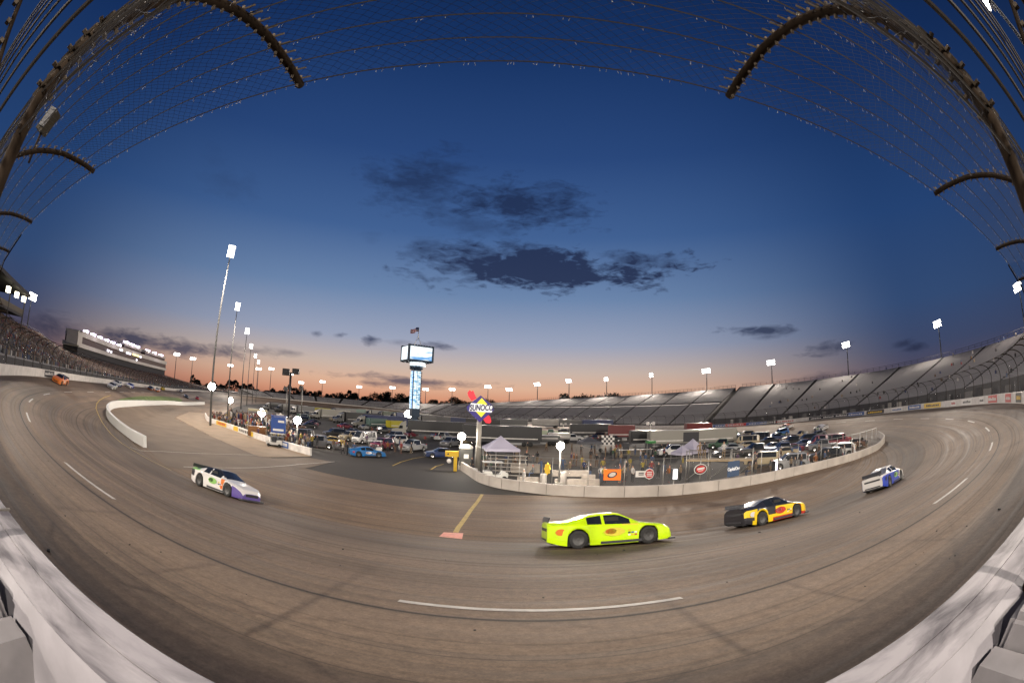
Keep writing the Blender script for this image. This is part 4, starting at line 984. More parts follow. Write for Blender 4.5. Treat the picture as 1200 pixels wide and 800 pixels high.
def rowfill(n, box, angs, where, group):
    c = 0; tries = 0
    while c < n and tries < n*40:
        tries += 1; px, py = rnd.uniform(box[0], box[2]), rnd.uniform(box[1], box[3]); g = G(px, py)
        if g: g = behind(g, 3.6)
        if not g or any((g[0]-a)**2+(g[1]-b)**2 < 27 for a, b in placed): continue
        i, s = locate(g[0], g[1])
        if s < 21: continue
        placed.append((g[0], g[1])); k = rnd.choice(kinds); co = rnd.choice(['black','grey','navy','silver','maroon','grey','green','brown','black','beige','black','white'])
        kw = dict(sedan='car', suv='sport utility vehicle', pickup='pickup truck', van='van')[k]
        ps = 'photo column %d' % round(px)
        park(k, co, 0, 0, rnd.choice(angs)+rnd.uniform(-6, 6), '%s %s %s, %d percent across, %d down' % (co, kw, where, round(px/12), round(py/8)), group, world=g); c += 1
rowfill(28, (845, 508, 1005, 536), (160, 340, 170), 'in the right infield rows', 'cars parked in the right infield')
rowfill(44, (345, 484, 556, 524), (70, 250, 240, 235), 'in the left infield rows', 'cars parked in the left infield')
rowfill(14, (640, 506, 860, 520), (80, 170, 350), 'between the far haulers', 'cars parked among the haulers')
# ------------------------------------------------------------ haulers and trailers
def hauler(label, base, ang, cabc, boxc, Lb=15.5, Hb=4.0, group='team haulers parked in the infield', cab=True, text=None, door=False):
    root = empty('hauler_truck' if cab else 'box_trailer', label, 'truck' if cab else 'trailer', None or (base[0], base[1], height(base[0], base[1])), math.radians(ang), group)
    bm = bmesh.new(); bmesh.ops.create_cube(bm, size=1)
    for v in bm.verts: v.co = Vector((v.co.x*Lb, v.co.y*2.6, 1.05+(Hb-1.05)*(v.co.z+.5)))
    bmesh.ops.bevel(bm, geom=[e for e in bm.edges], offset=.14, segments=2, affect='EDGES'); me = D.meshes.new('trailer_body'); bm.to_mesh(me); bm.free(); me.materials.append(boxc)
    o = D.objects.new('trailer_body', me); COL.objects.link(o); o.parent = root
    mb = MB(); mb.box((0, 0, .92), (Lb*.96, 2.3, .3), DARK); mb.box((-Lb*.1, 0, .62), (Lb*.3, 2.2, .5), mat('belly_box', (.25,.25,.25), .4, .5)); mb.build('chassis', root)
    for x in (-Lb*.36, -Lb*.28):
        for sg in (1, -1): m2 = MB(); m2.tube([(x, sg*.95, .5), (x, sg*1.25, .5)], .5, BLACK, 12); m2.build('wheel', root)
    for sg in (1, -1): mb = MB(); mb.face([(-Lb*.45, sg*1.312, 1.5), (Lb*.45, sg*1.312, 1.5), (Lb*.45, sg*1.312, 1.7), (-Lb*.45, sg*1.312, 1.7)], WHITE if boxc != WHITE else B); mb.build('side_stripe', root)
    if door:
        for sg in (1, -1): mb = MB(); mb.box((Lb*.05, sg*1.315, 2.2), (3.4, .02, 1.9), DARK); mb.build('side_opening', root)
    if cab:
        mb = MB(); x0 = Lb/2+.5
        pr = [(x0, .7), (x0+3.3, .7), (x0+3.4, 1.6), (x0+1.9, 1.9), (x0+1.5, 2.7), (x0+1.0, 3.3), (x0, 3.7)]
        vs = [(x, -1.15, z) for x, z in pr]+[(x, 1.15, z) for x, z in pr]; n = len(pr); fs = [tuple(range(n)), tuple(range(2*n-1, n-1, -1))]+[(k, k+n, (k+1) % n+n, (k+1) % n) for k in range(n)]; mb.mesh(vs, fs, cabc); mb.build('cab', root)
        mb = MB(); mb.face([(x0+1.93, -1.0, 1.95), (x0+1.93, 1.0, 1.95), (x0+1.54, 1.0, 2.68), (x0+1.54, -1.0, 2.68)], GLASS)
        for sg in (1, -1): mb.face([(x0+.8, sg*1.16, 1.9), (x0+1.8, sg*1.16, 1.9), (x0+1.45, sg*1.16, 2.6), (x0+.8, sg*1.16, 2.6)], GLASS)
        mb.build('window', root)
        mb = MB(); mb.box((x0+3.42, 0, 1.15), (.08, 1.4, .8), CHROME); mb.build('grille', root)
        for x in (x0+.5, x0+2.6):
            for sg in (1, -1): m2 = MB(); m2.tube([(x, sg*.9, .5), (x, sg*1.2, .5)], .5, BLACK, 12); m2.build('wheel', root)
    return root
TB = {n: mat('trailer_'+n, c, .35) for n, c in dict(white=(.34,.33,.31), grey=(.11,.11,.11), black=(.02,.02,.022), navy=(.02,.03,.09), yellow=(.34,.30,.02), teal=(.07,.12,.11), pale=(.26,.25,.22), red=(.12,.015,.015), dgreen=(.03,.045,.03)).items()}
def hp(px, py): return G(px, py)
hauler('dark hauler with silver cab, longest one left of the fuel sign', hp(519, 513), 196, TB['pale'], TB['black'], 17)
hauler('black hauler trailer with large white numerals right of the sign pole', hp(588, 522), 178, TB['grey'], TB['black'], 16, 4.1, cab=False)
hauler('navy hauler with pale rounded cab in the second row', hp(452, 502), 230, TB['pale'], TB['navy'])
hauler('black hauler with grey cab behind the beige vehicle', hp(424, 497), 235, TB['grey'], TB['black'])
hauler('bright yellow hauler in the second row', hp(462, 505), 232, TB['yellow'], TB['yellow'], 4.5, 3.0, cab=False)
hauler('pale teal hauler left of the bright yellow one', hp(441, 503), 232, TB['teal'], TB['teal'], 6, 3.2, cab=False)
hauler('small yellow box trailer in the far left rows', hp(378, 489), 235, TB['yellow'], TB['yellow'], 7, cab=False)
for k, (px, py, c, cc) in enumerate(((362,486,'grey','white'),(392,492,'pale','pale'),(404,487,'grey','grey'),(416,487,'teal','grey'),(430,487,'pale','white'),(444,488,'grey','pale'),(458,490,'dgreen','grey'),(474,492,'navy','pale'),(490,495,'grey','grey'),(345,484,'white','grey'),(330,482,'grey','white'),(505,497,'black','grey'))):
    hauler('%s hauler in the long back row, number %s from its left end' % ({'grey':'grey','pale':'cream','teal':'teal','dgreen':'dark green','navy':'navy','white':'white','black':'black'}[c], ('third','fifth','sixth','seventh','eighth','ninth','tenth','eleventh','twelfth','second','first','thirteenth')[k]), hp(px, py), 236, TB[cc], TB[c], 14)
hauler('long pale box trailer with a dark side opening behind the white pickup', hp(812, 524), 176, TB['pale'], TB['pale'], 19, 3.6, cab=False, door=True)
hauler('small dark trailer with pale frame left of the long pale trailer', hp(762, 523), 176, TB['pale'], TB['black'], 9, 3.4, cab=False)
hauler('dark red trailer behind the left end of the pale trailer', hp(818, 512), 176, TB['red'], TB['red'], 8, cab=False)
hauler('black hauler with yellow curls left of the checkered cart', hp(692, 513), 178, TB['grey'], TB['black'], 12, cab=False)
hauler('dark red trailer right of the checkered display', hp(728, 516), 165, TB['red'], TB['red'], 7, cab=False)
hauler('grey trailer row end behind the grass yard', hp(628, 521.5), 179, TB['grey'], TB['grey'], 10, 2.2, cab=False)
hauler('low white trailer behind the grass yard', hp(655, 519), 179, TB['white'], TB['white'], 5, 2.4, cab=False)
for k, (px, py, c) in enumerate(((548,502,'navy'),(530,500,'grey'),(566,503,'black'),(600,502,'grey'),(640,501,'white'),(672,502,'grey'),(700,503,'navy'))):
    hauler('far %s trailer below the far grandstand, %s from the left' % (c, ('second','first','third','fourth','fifth','sixth','seventh')[k]), hp(px, py), 178, TB['grey'], TB[c], 13, cab=False)
for px, py in ((270,472.5),(296,474),(424,482.3),(452,483),(600,497)): pass
# ============================================================ TOWER, SIGN, INFIELD THINGS
def text_mesh(s, size, m, parent, M, name='lettering', ext=.02, bold=0.0, sx=1., shear=0.):
    cu = D.curves.new(name, 'FONT'); cu.body = s; cu.size = size; cu.extrude = ext; cu.offset = bold; cu.shear = shear; cu.align_x = 'CENTER'; cu.align_y = 'CENTER'
    o = D.objects.new(name, cu); COL.objects.link(o); dg = bpy.context.evaluated_depsgraph_get(); me = D.meshes.new_from_object(o.evaluated_get(dg)); D.objects.remove(o)
    me.materials.clear(); me.materials.append(m); me.transform(M @ Matrix.Diagonal((sx, 1, 1, 1))); q = D.objects.new(name, me); COL.objects.link(q); q.parent = parent; return q
FACE = Matrix.Rotation(math.pi/2, 4, 'X')                          # text in x, z plane, read from -y
# the same plane turned to be read from -y: x to the right
def facing(x, y): return math.atan2(-x, y)                        # rz that turns local -y towards the camera side
# ---- fuel sign on its pole
p = G(560, 553); d0 = math.hypot(p[0], p[1]); sgn = empty('fuel_sign', 'tall fuel brand sign, yellow diamond with blue border and red arrow on a grey pole', 'sign', (p[0], p[1], 0), -math.radians(AE(560, 500)[0]))
sc = d0/500.
Hs = ZC+d0*math.tan(math.radians(AE(561, 479)[1]))
mb = MB(); mb.tube([(0, .35, 0), (0, .35, Hs)], [.30, .26], mat('sign_pole_grey', (.26,.24,.21), .5, .3), 14); mb.build('pole', sgn)
def em(name, c, e): return mat(name, c, .4, emit=c, estr=e)
SB, SY, SR, SW_ = em('sign_blue', (.02,.012,.13), .45), em('sign_yellow', (.72,.62,.03), .42), em('sign_red', (.58,.012,.03), .5), em('sign_white', (.6,.6,.6), .45)
def prism(pts, y0, y1, m, name, root):
    n = len(pts); mb = MB(); mb.mesh([(x, y0, z) for x, z in pts]+[(x, y1, z) for x, z in pts], [tuple(range(n)), tuple(range(2*n-1, n-1, -1))]+[(k, k+n, (k+1) % n+n, (k+1) % n) for k in range(n)], m); return mb.build(name, root)
def SP(px, py): return ((px-561.5)*sc*1.0, Hs+(479-py)*sc)
prism([SP(*q) for q in ((562,463),(577,475),(578,480),(562,494.5),(547,481),(546,477))], -.1, .35, SB, 'blue_diamond', sgn)
prism([SP(*q) for q in ((563.5,466),(573.5,477),(563.5,488.5),(553,478))], -.14, -.09, SY, 'yellow_diamond', sgn)
prism([SP(*q) for q in ((546.5,460.5),(549,457),(551,459),(553,457.5),(556,464),(557.5,466.5),(551.5,470),(549,466.5),(547.5,464.5))], -.05, .3, SR, 'arrow_tail', sgn)
prism([SP(*q) for q in ((565.5,488.6),(571,485),(574,487.5),(575.5,493),(573.8,495.5),(569,495),(566.5,491.5))], -.05, .3, SR, 'arrow_head', sgn)
prism([SP(*q) for q in ((551,472.3),(577,474.3),(575.5,482.7),(549,481.8))], -.17, -.13, SW_, 'lettering_outline', sgn)
prism([SP(*q) for q in ((552.2,473.3),(576,475.2),(574.6,481.9),(550.4,481.0))], -.19, -.165, SW_, 'lettering_panel', sgn)
SB2 = mat('sign_blue_letter', (.008,.005,.07), .6)
x_, z_ = SP(563.3, 477.7)
text_mesh('SUNOCO', 9.6*sc, SB2, sgn, Matrix.Translation((x_, -.22, z_)) @ Matrix.Rotation(math.radians(-3), 4, 'Y') @ FACE, bold=.024, sx=.66, shear=.2, ext=.02)
# ---- lit scoring tower
p = G(485, 489.5); az_t, _ = AE(486, 470); dT = 150.; a = math.radians(az_t); bx, by = math.sin(a)*dT, math.cos(a)*dT
def TZ(px, py): return ZC+dT*math.tan(math.radians(AE(px, py)[1]))
tw = empty('scoring_tower', 'tall lit scoring tower with glowing white columns and a boxy screen on top', 'tower', (bx, by, 0), -a+math.radians(24))
st = dT/500*1.02; SWD = 1.22
z0, z1, z2, z3, z4, z5 = TZ(485, 488), TZ(486, 478.5), TZ(487, 435), TZ(487.5, 432), TZ(488, 425), TZ(488.5, 405)
TST = mat('tower_steel', (.03,.05,.08), .5, .4)
def led(name, c, e, sxx, szz, c2, off_=.5):
    m = D.materials.new(name); m.use_nodes = True; nt = m.node_tree; N = nt.nodes; L = nt.links; b = N['Principled BSDF']; tcx = N.new('ShaderNodeTexCoord'); mp = N.new('ShaderNodeMapping'); mp.inputs['Scale'].default_value = (sxx, sxx, szz)
    L.new(tcx.outputs['Object'], mp.inputs[0]); n = N.new('ShaderNodeTexNoise'); n.inputs['Scale'].default_value = 1; n.inputs['Detail'].default_value = 3; L.new(mp.outputs[0], n.inputs['Vector'])
    r = N.new('ShaderNodeValToRGB'); L.new(n.outputs['Fac'], r.inputs[0]); r.color_ramp.elements[0].position = off_-.06; r.color_ramp.elements[0].color = (*c2, 1); r.color_ramp.elements[1].position = off_+.06; r.color_ramp.elements[1].color = (*c, 1)
    L.new(r.outputs[0], b.inputs['Emission Color']); b.inputs['Emission Strength'].default_value = e; b.inputs['Base Color'].default_value = (.02,.02,.03,1); m.cycles.emission_sampling = 'NONE'; return m
SCREEN = led('screen_picture', (.85,.95,1.), 1.5, .12, .55, (.10,.28,.55), .40); LEDW = led('number_column', (.80,.95,1.), 1.25, 1.1, 1.3, (.16,.42,.66), .45); SIDEL = em('tower_side_light', (.12,.32,.75), 1.3)
hw = 4.6*st*.86*SWD
mb = MB(); mb.box((0, 0, (z0+z3)/2), (hw*2, hw*1.5, z3-z0), TST); mb.build('shaft', tw)
mb = MB(); mb.box((0, 0, z0/2), (hw*1.2, hw*1.1, z0), TST); mb.build('base', tw)
nr = 22
for sx, w_ in ((-.42, .72), (.46, .80)):
    mb = MB(); mb.box((sx*hw*1.05, -hw*.75-.12, (z1+z2)/2), (hw*w_, .2, z2-z1), LEDW); mb.build('number_panel', tw)
mb = MB(); mb.box((-hw-.12, 0, (z1+z2)/2), (.2, hw*1.1, z2-z1), LEDW); mb.build('number_panel', tw)
for k in range(nr):
    z = z1+(z2-z1)*(k+.5)/nr; mb = MB(); mb.box((hw+.25, -hw*.2, z), (.5, hw, (z2-z1)/nr*.5), TST); mb.build('position_marker', tw); mb = MB(); mb.box((-hw-.3, -hw*.5, z), (.45, .5, (z2-z1)/nr*.5), SIDEL); mb.build('position_marker', tw)
for k in range(nr-1):
    z = z1+(z2-z1)*(k+1)/nr
    mb = MB(); mb.box((hw*.46, -hw*.75-.24, z), (hw*.7, .05, .12), TST); mb.build('row_divider', tw)
mb = MB(); n_ = 16; R1 = 8.2*st
mb.tube([(0, 0, z3-.2), (0, 0, z3+1.0)], R1*.95, TST, 16); mb.tube([(0, 0, z3+1.0), (0, 0, z4)], R1*.62, TST, 12); mb.build('observation_ring', tw)
for k in range(5):
    a2 = -math.pi/2+(k-2)*.5; mb = MB(); mb.box((math.cos(a2)*R1*.9, math.sin(a2)*R1*.9, z3+1.5), (1.6, 1.6, 1.3), mat('ring_lamp', (.8,.9,1), .4, emit=(.65,.8,.85), estr=.8), Matrix.Rotation(a2, 3, 'Z')); mb.build('ring_window', tw)
BW_ = 15.2*st; BD = 11.*st; zc = (z4+z5)/2; hb = z5-z4
mb = MB(); mb.box((0, 0, z4+hb*.06), (BW_*1.9, BD*1.8, hb*.12), TST, taper=1.06); mb.build('box_floor', tw)
mb = MB(); mb.box((0, 0, zc), (BW_*1.96, BD*1.9, hb*.86), TST); mb.build('box_frame', tw)
mb = MB(); mb.box((0, -BD*.95-.12, zc), (BW_*1.9, .2, hb*.74), SCREEN); mb.build('screen', tw)
mb = MB(); mb.box((-BW_*.98-.12, 0, zc), (.2, BD*1.8, hb*.74), SCREEN); mb.build('screen', tw)
for c in ((BW_*.98, -BD*.95), (-BW_*.98, -BD*.95), (-BW_*.98, BD*.95)): mb = MB(); mb.box((c[0], c[1], zc), (.7, .7, hb*.95), TST); mb.build('corner_post', tw)
mb = MB()
for k in range(9): mb.box((-BW_*.9+k*BW_*.225, -BD*.95-.2, z5-hb*.06), (BW_*.16, .3, .45), TST)
mb.build('top_trim', tw)
mb = MB(); mb.tube([(-1.6, 0, z5-.5), (0, 0, z5+3.6), (1.6, 0, z5-.5)], .12, STEEL, 5); mb.tube([(0, 0, z5+2), (0, 0, z5+6.6)], .10, STEEL, 6); mb.build('flag_mast', tw)
mb = MB(); nx, nz_ = 10, 5; vs = [(-.1-3.0*i/nx, .5*math.sin(i*.9), z5+6.6-1.5*j/nz_-1.3*(i/nx)**1.2+.2*math.sin(i*.8)) for i in range(nx+1) for j in range(nz_+1)]
for i in range(nx):
    for j in range(nz_):
        a_ = i*(nz_+1)+j; mt = signmat('flag_blue', (.03,.04,.14)) if i < 4 and j < 3 else (signmat('flag_red', (.25,.03,.05)) if j % 2 == 0 else signmat('flag_white', (.35,.33,.35)))
        mb.face([vs[a_], vs[a_+1], vs[a_+nz_+2], vs[a_+nz_+1]], mt)
fl = mb.build('flag', tw)
# ---- portable lamps in the infield
def portable(label, px, py_base, px_top, py_top, power, kind='mast', glare=1.):
    g = G(px, py_base); az1, el1 = AE(px_top, py_top); d = math.hypot(g[0], g[1]); H = ZC+d*math.tan(math.radians(el1))-height(g[0], g[1])
    root = empty('portable_floodlight', label, 'floodlight', (g[0], g[1], height(g[0], g[1])), -math.radians(az1), 'portable floodlights in the infield')
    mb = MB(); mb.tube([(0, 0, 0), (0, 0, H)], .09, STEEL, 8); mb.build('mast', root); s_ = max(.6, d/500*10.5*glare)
    mb = MB(); mb.box((0, .05, H), (s_*.5, .2, s_*.4), DARK); f = mb.build('lamp', root)
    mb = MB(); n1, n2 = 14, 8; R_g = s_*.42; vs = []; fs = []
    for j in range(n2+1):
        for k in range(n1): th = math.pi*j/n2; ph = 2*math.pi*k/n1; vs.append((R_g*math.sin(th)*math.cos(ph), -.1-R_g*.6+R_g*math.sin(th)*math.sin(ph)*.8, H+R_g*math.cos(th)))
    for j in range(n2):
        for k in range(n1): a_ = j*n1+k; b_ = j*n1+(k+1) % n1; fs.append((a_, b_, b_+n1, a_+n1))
    mb.mesh(vs, fs, mat('portable_glare_globe', (1,1,1), .3, emit=(1.,.95,.85), estr=60.), True); mb.build('lens', f)  # lens globe enlarged with distance to stand for the lamp's glare
    mb = MB(); mb.box((0, 0, .25), (.7, .5, .5), mat('generator_box', (.3,.28,.24), .6)); mb.build('base', root)
    a = math.radians(az1); l = D.lights.new('portable_light', 'POINT'); l.energy = power; l.shadow_soft_size = .4; l.color = (1., .93, .82); o = D.objects.new('portable_light', l); COL.objects.link(o); o.location = (g[0]-math.sin(a)*.9, g[1]-math.cos(a)*.9, height(g[0], g[1])+H+.2)
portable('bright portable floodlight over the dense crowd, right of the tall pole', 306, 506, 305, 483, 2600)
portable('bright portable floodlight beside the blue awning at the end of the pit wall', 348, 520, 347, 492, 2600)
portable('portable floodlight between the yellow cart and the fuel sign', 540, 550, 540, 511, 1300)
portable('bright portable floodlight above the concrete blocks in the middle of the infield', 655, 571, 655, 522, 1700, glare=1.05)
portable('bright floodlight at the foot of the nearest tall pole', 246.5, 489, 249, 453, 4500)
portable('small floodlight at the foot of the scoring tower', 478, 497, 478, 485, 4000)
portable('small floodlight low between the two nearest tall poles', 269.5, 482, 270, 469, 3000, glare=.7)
# ---- thin unlit mast and flag poles in the paddock
g = G(338, 489); mr = empty('equipment_mast', 'dark unlit mast with two box heads behind the left infield', 'mast', (g[0], g[1], 0), .3); Hm = ZC+math.hypot(g[0], g[1])*math.tan(math.radians(AE(338, 436)[1]))
mb = MB(); mb.tube([(0,0,0),(0,0,Hm)], .45, DARK, 6); mb.build('pole', mr); mb = MB(); mb.box((-1.9,0,Hm), (2.6,1.4,2.4), DARK); mb.build('box_head', mr); mb = MB(); mb.box((1.9,0,Hm+.5), (2.6,1.4,2.0), DARK); mb.build('box_head', mr)
for px, pb, ptp, lab in ((353, 488, 451, 'thin flagpole with drooping flag right of the dark mast'), (335, 488, 452, 'short grey camera mast left of the dark mast')):
    g = G(px, pb); H = ZC+math.hypot(g[0], g[1])*math.tan(math.radians(AE(px, ptp)[1])); fr = empty('flagpole', lab, 'pole', (g[0], g[1], 0)); mb = MB(); mb.tube([(0,0,0),(0,0,H)], .22, STEEL, 6); mb.build('pole', fr); mb = MB(); mb.box((-.9,0,H-1.), (1.6,.2,1.5), DARK, Matrix.Rotation(.4, 3, 'Y')); mb.build('flag', fr)
# lamp cluster posts on the far side of the yard
for px, pb, ptp, lab in ((660, 506, 497, 'twin lamp post behind the grass yard'), (762, 514, 496.5, 'white twin headed post in front of the back stretch wall')):
    g = G(px, pb); H = ZC+math.hypot(g[0], g[1])*math.tan(math.radians(AE(px, ptp)[1])); fr = empty('lamp_post', lab, 'lamp post', (g[0], g[1], 0), -math.radians(AE(px, pb)[0])); mb = MB(); mb.tube([(0,0,0),(0,0,H)], .16, WHITE, 6); mb.tube([(-.8,0,H),(.8,0,H)], .09, WHITE, 5); mb.build('pole', fr)
    for sx in (-.8, .8): mb = MB(); mb.box((sx, -.1, H+.1), (.8, .5, .8), WHITE); mb.build('lamp', fr)
# ---- fence standing just inside the inner wall
def offs(Q, e):
    out = []
    for k, q in enumerate(Q):
        a, b = Q[max(0, k-1)], Q[min(len(Q)-1, k+1)]; d = math.hypot(b[0]-a[0], b[1]-a[1]); out.append((q[0]-(b[1]-a[1])/d*e, q[1]+(b[0]-a[0])/d*e))
    return out
IF = offs(IWQ, 1.1)
fe = empty('infield_fence', 'see through wire fence on grey posts just inside the inner wall', 'fence'); acc = 0; last = None; posts = []
for k, q in enumerate(IF[3:-8]):
    if last is None or math.hypot(q[0]-last[0], q[1]-last[1]) > 2.9: posts.append(q); last = q
for q in posts:
    z = height(*q); mb = MB(); mb.tube([(q[0], q[1], z), (q[0], q[1], z+3.1)], .04, STEEL, 6); mb.build('fence_post', fe)
V2 = D.materials.new('infield_wire'); V2.use_nodes = True; b_ = V2.node_tree.nodes['Principled BSDF']; b_.inputs['Base Color'].default_value = (.3,.3,.28,1); b_.inputs['Alpha'].default_value = .045
mb = MB()
for a, b in zip(posts, posts[1:]):
    za, zc_ = height(*a), height(*b); mb.face([(a[0], a[1], za), (b[0], b[1], zc_), (b[0], b[1], zc_+3.05), (a[0], a[1], za+3.05)], V2)
mb.build('wire_mesh', fe)
mb = MB(); mb.tube([(q[0], q[1], height(*q)+3.05) for q in posts], .022, STEEL, 4); mb.build('top_rail', fe)
# ---- banners hanging on that fence
def banner(label, px, py, wpx, hpx, build, name='banner', thick=.04, inset=.25):
    v = ray(px, py); best = None
    for k in range(len(IF)-1):
        for u in (0, .25, .5, .75):
            q = (IF[k][0]+(IF[k+1][0]-IF[k][0])*u, IF[k][1]+(IF[k+1][1]-IF[k][1])*u); e = abs(math.atan2(q[0], q[1])-math.atan2(v[0], v[1]))
            if best is None or e < best[0]: best = (e, q, math.atan2(IF[k+1][1]-IF[k][1], IF[k+1][0]-IF[k][0]))
    q = best[1]; d = math.hypot(*q); q = (q[0]*(d-inset)/d, q[1]*(d-inset)/d); z = ZC+(d-inset)*v[2]/math.hypot(v[0], v[1]); k_ = d/500.
    root = empty(name, label, name.replace('_', ' '), (q[0], q[1], z), best[2]); build(root, wpx*k_, hpx*k_); return root
ORB = em('banner_orange', (.80,.16,.02), .25)  # printed banner, light added as a faint glow in its colour
def ell(cx, cz, a, b, n=24, tilt=0.): return [(cx+a*math.cos(2*math.pi*k/n)*math.cos(tilt)-b*math.sin(2*math.pi*k/n)*math.sin(tilt), cz+a*math.cos(2*math.pi*k/n)*math.sin(tilt)+b*math.sin(2*math.pi*k/n)*math.cos(tilt)) for k in range(n)]
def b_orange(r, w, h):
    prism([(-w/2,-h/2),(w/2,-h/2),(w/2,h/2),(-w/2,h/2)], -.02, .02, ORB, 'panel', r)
    prism(ell(0, 0, w*.30, h*.27, tilt=.35), -.035, -.02, K_, 'emblem_ring', r); prism(ell(.01*w, .02*h, w*.21, h*.19, tilt=.35), -.05, -.035, signmat('pale', (.5,.45,.4)), 'emblem', r)
K_, W2, R2, B2 = MATS['paint_k'], MATS['paint_w'], MATS['paint_r'], MATS['paint_b']
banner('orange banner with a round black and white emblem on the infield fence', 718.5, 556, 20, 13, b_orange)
def b_kn(r, w, h):
    prism([(-w/2,-h*.30),(w*.05,-h*.30),(w*.05,h*.30),(-w/2,h*.30)], -.02, .02, W2, 'white_panel', r)
    prism([(-w*.34,-h*.12),(-w*.06,-h*.12),(-w*.06,-h*.02),(-w*.34,-h*.02)], -.03, -.02, K_, 'lettering', r); prism([(-w*.34,h*.05),(-w*.06,h*.05),(-w*.06,h*.15),(-w*.34,h*.15)], -.03, -.02, K_, 'lettering', r)
    o = .24*w; prism(ell(o, 0, w*.27, h*.55, 8), -.035, .02, W2, 'octagon', r); prism(ell(o, 0, w*.23, h*.46, 8), -.05, -.034, R2, 'emblem', r)
    for z in (.18, 0, -.18): prism([(o-w*.14,h*z-h*.05),(o+w*.14,h*z-h*.05),(o+w*.14,h*z+h*.05),(o-w*.14,h*z+h*.05)], -.06, -.05, W2, 'lettering', r)
banner('white banner with a red octagon emblem on the infield fence', 755, 555, 22, 12, b_kn)
def b_oval(r, w, h):
    prism(ell(0,0,w/2,h/2,28), -.02, .02, W2, 'rim', r); prism(ell(0,0,w*.45,h*.44,28), -.035, -.02, K_, 'ring', r); prism(ell(0,0,w*.37,h*.36,28), -.05, -.035, R2, 'field', r)
    prism([(-w*.28,-h*.06),(w*.28,h*.0),(w*.28,h*.18),(-w*.28,h*.12)], -.065, -.05, W2, 'bar', r); prism([(-w*.2,-h*.2),(w*.2,-h*.14),(w*.2,-h*.08),(-w*.2,-h*.14)], -.065, -.05, W2, 'bar', r)
banner('oval red black and white badge sign on the scaffold', 821, 549.5, 18.5, 12, b_oval, 'badge_sign')
def b_cap(r, w, h):
    prism([(-w/2,-h/2),(w/2,-h/2),(w/2,h/2),(-w/2,h/2)], -.02, .02, mat('banner_slate', (.04,.07,.13), .6), 'panel', r); text_mesh('CapitalOne', h*.30, SW_, r, Matrix.Translation((0, -.05, .0)) @ FACE, ext=.01, bold=h*.008, sx=.8)
banner('slate blue banner with white lettering at the right end of the scaffold', 860, 549, 19, 18, b_cap)
def b_lit(r, w, h):
    prism([(-w/2,-h/2),(w/2,-h/2),(w/2,h/2),(-w/2,h/2)], -.25, .25, DARK, 'case', r); prism([(-w*.46,-h*.46),(w*.46,-h*.46),(w*.46,h*.46),(-w*.46,h*.46)], -.30, -.25, em('lit_white_sign', (.9,.92,1.), 1.3), 'lit_face', r)
    mb = MB(); mb.tube([(0, 0, -h/2), (0, 0, -h/2-2.0)], .05, STEEL, 6); mb.build('post', r)
banner('upright glowing white box sign left of the oval badge', 790.5, 555, 6, 12.5, b_lit, 'lit_sign')
def b_lit2(r, w, h):
    b_lit(r, w, h); prism([(w*.5,-h*.5),(w*.95,-h*.45),(w*.95,h*.42),(w*.5,h*.5)], -.2, .2, em('lit_violet', (.2,.1,.6), .9), 'violet_edge', r)
banner('narrow white and violet lit sign near the silver vehicle', 907.5, 545.5, 3.4, 11, b_lit2, 'lit_sign')
def b_y(r, w, h):
    pts = []
    for k in range(16): rr = .5 if k % 2 == 0 else .36; pts.append((w*rr*math.cos(k*math.pi/8), h*rr*math.sin(k*math.pi/8)*1.0))
    prism(pts, -.06, .06, signmat('sun_yellow', (.62,.40,.02)), 'panel', r)
banner('ragged bright yellow cut out sign beside the central floodlight', 640.5, 549, 9, 16, b_y, 'cut_out_sign', inset=-1.5)
# ---- scaffold camera stand behind the badge and slate banners
def scaffold(label, px0, px1, py_deck, py_base):
    a, b = G(px0, py_base), G(px1, py_base); r = empty('scaffold_stand', label, 'scaffold'); z = height(a[0], a[1]); H = ZC+math.hypot(a[0], a[1])*math.tan(math.radians(AE(px0, py_deck)[1])); ux, uy = b[0]-a[0], b[1]-a[1]; L = math.hypot(ux, uy); ux /= L; uy /= L; nx, ny = -uy, ux
    mb = MB(); n = 4
    for k in range(n):
        for o_ in (0, 1.6):
            x, y = a[0]+ux*L*k/(n-1)+nx*o_, a[1]+uy*L*k/(n-1)+ny*o_; m2 = MB(); m2.tube([(x, y, z-.2), (x, y, H+1.0)], .05, STEEL, 6); m2.build('upright', r)
    for o_ in (0, 1.6):
        for k in range(n-1):
            p0 = (a[0]+ux*L*k/(n-1)+nx*o_, a[1]+uy*L*k/(n-1)+ny*o_); p1 = (a[0]+ux*L*(k+1)/(n-1)+nx*o_, a[1]+uy*L*(k+1)/(n-1)+ny*o_)
            m2 = MB(); m2.tube([(*p0, z+.3), (*p1, H-.2)], .03, STEEL, 5); m2.build('brace', r)
        m2 = MB(); m2.tube([(a[0]+nx*o_, a[1]+ny*o_, H+.9), (a[0]+ux*L+nx*o_, a[1]+uy*L+ny*o_, H+.9)], .035, STEEL, 5); m2.build('rail', r)
    mb.box((a[0]+ux*L/2+nx*.8, a[1]+uy*L/2+ny*.8, H), (L, 1.8, .12), mat('plank_deck', (.30,.22,.12), .8), Matrix.Rotation(math.atan2(uy, ux), 3, 'Z')); mb.build('deck', r); return (a, b, H)
SCF = scaffold('grey scaffold stand with a plank deck behind the oval badge', 803, 880, 539.5, 566)
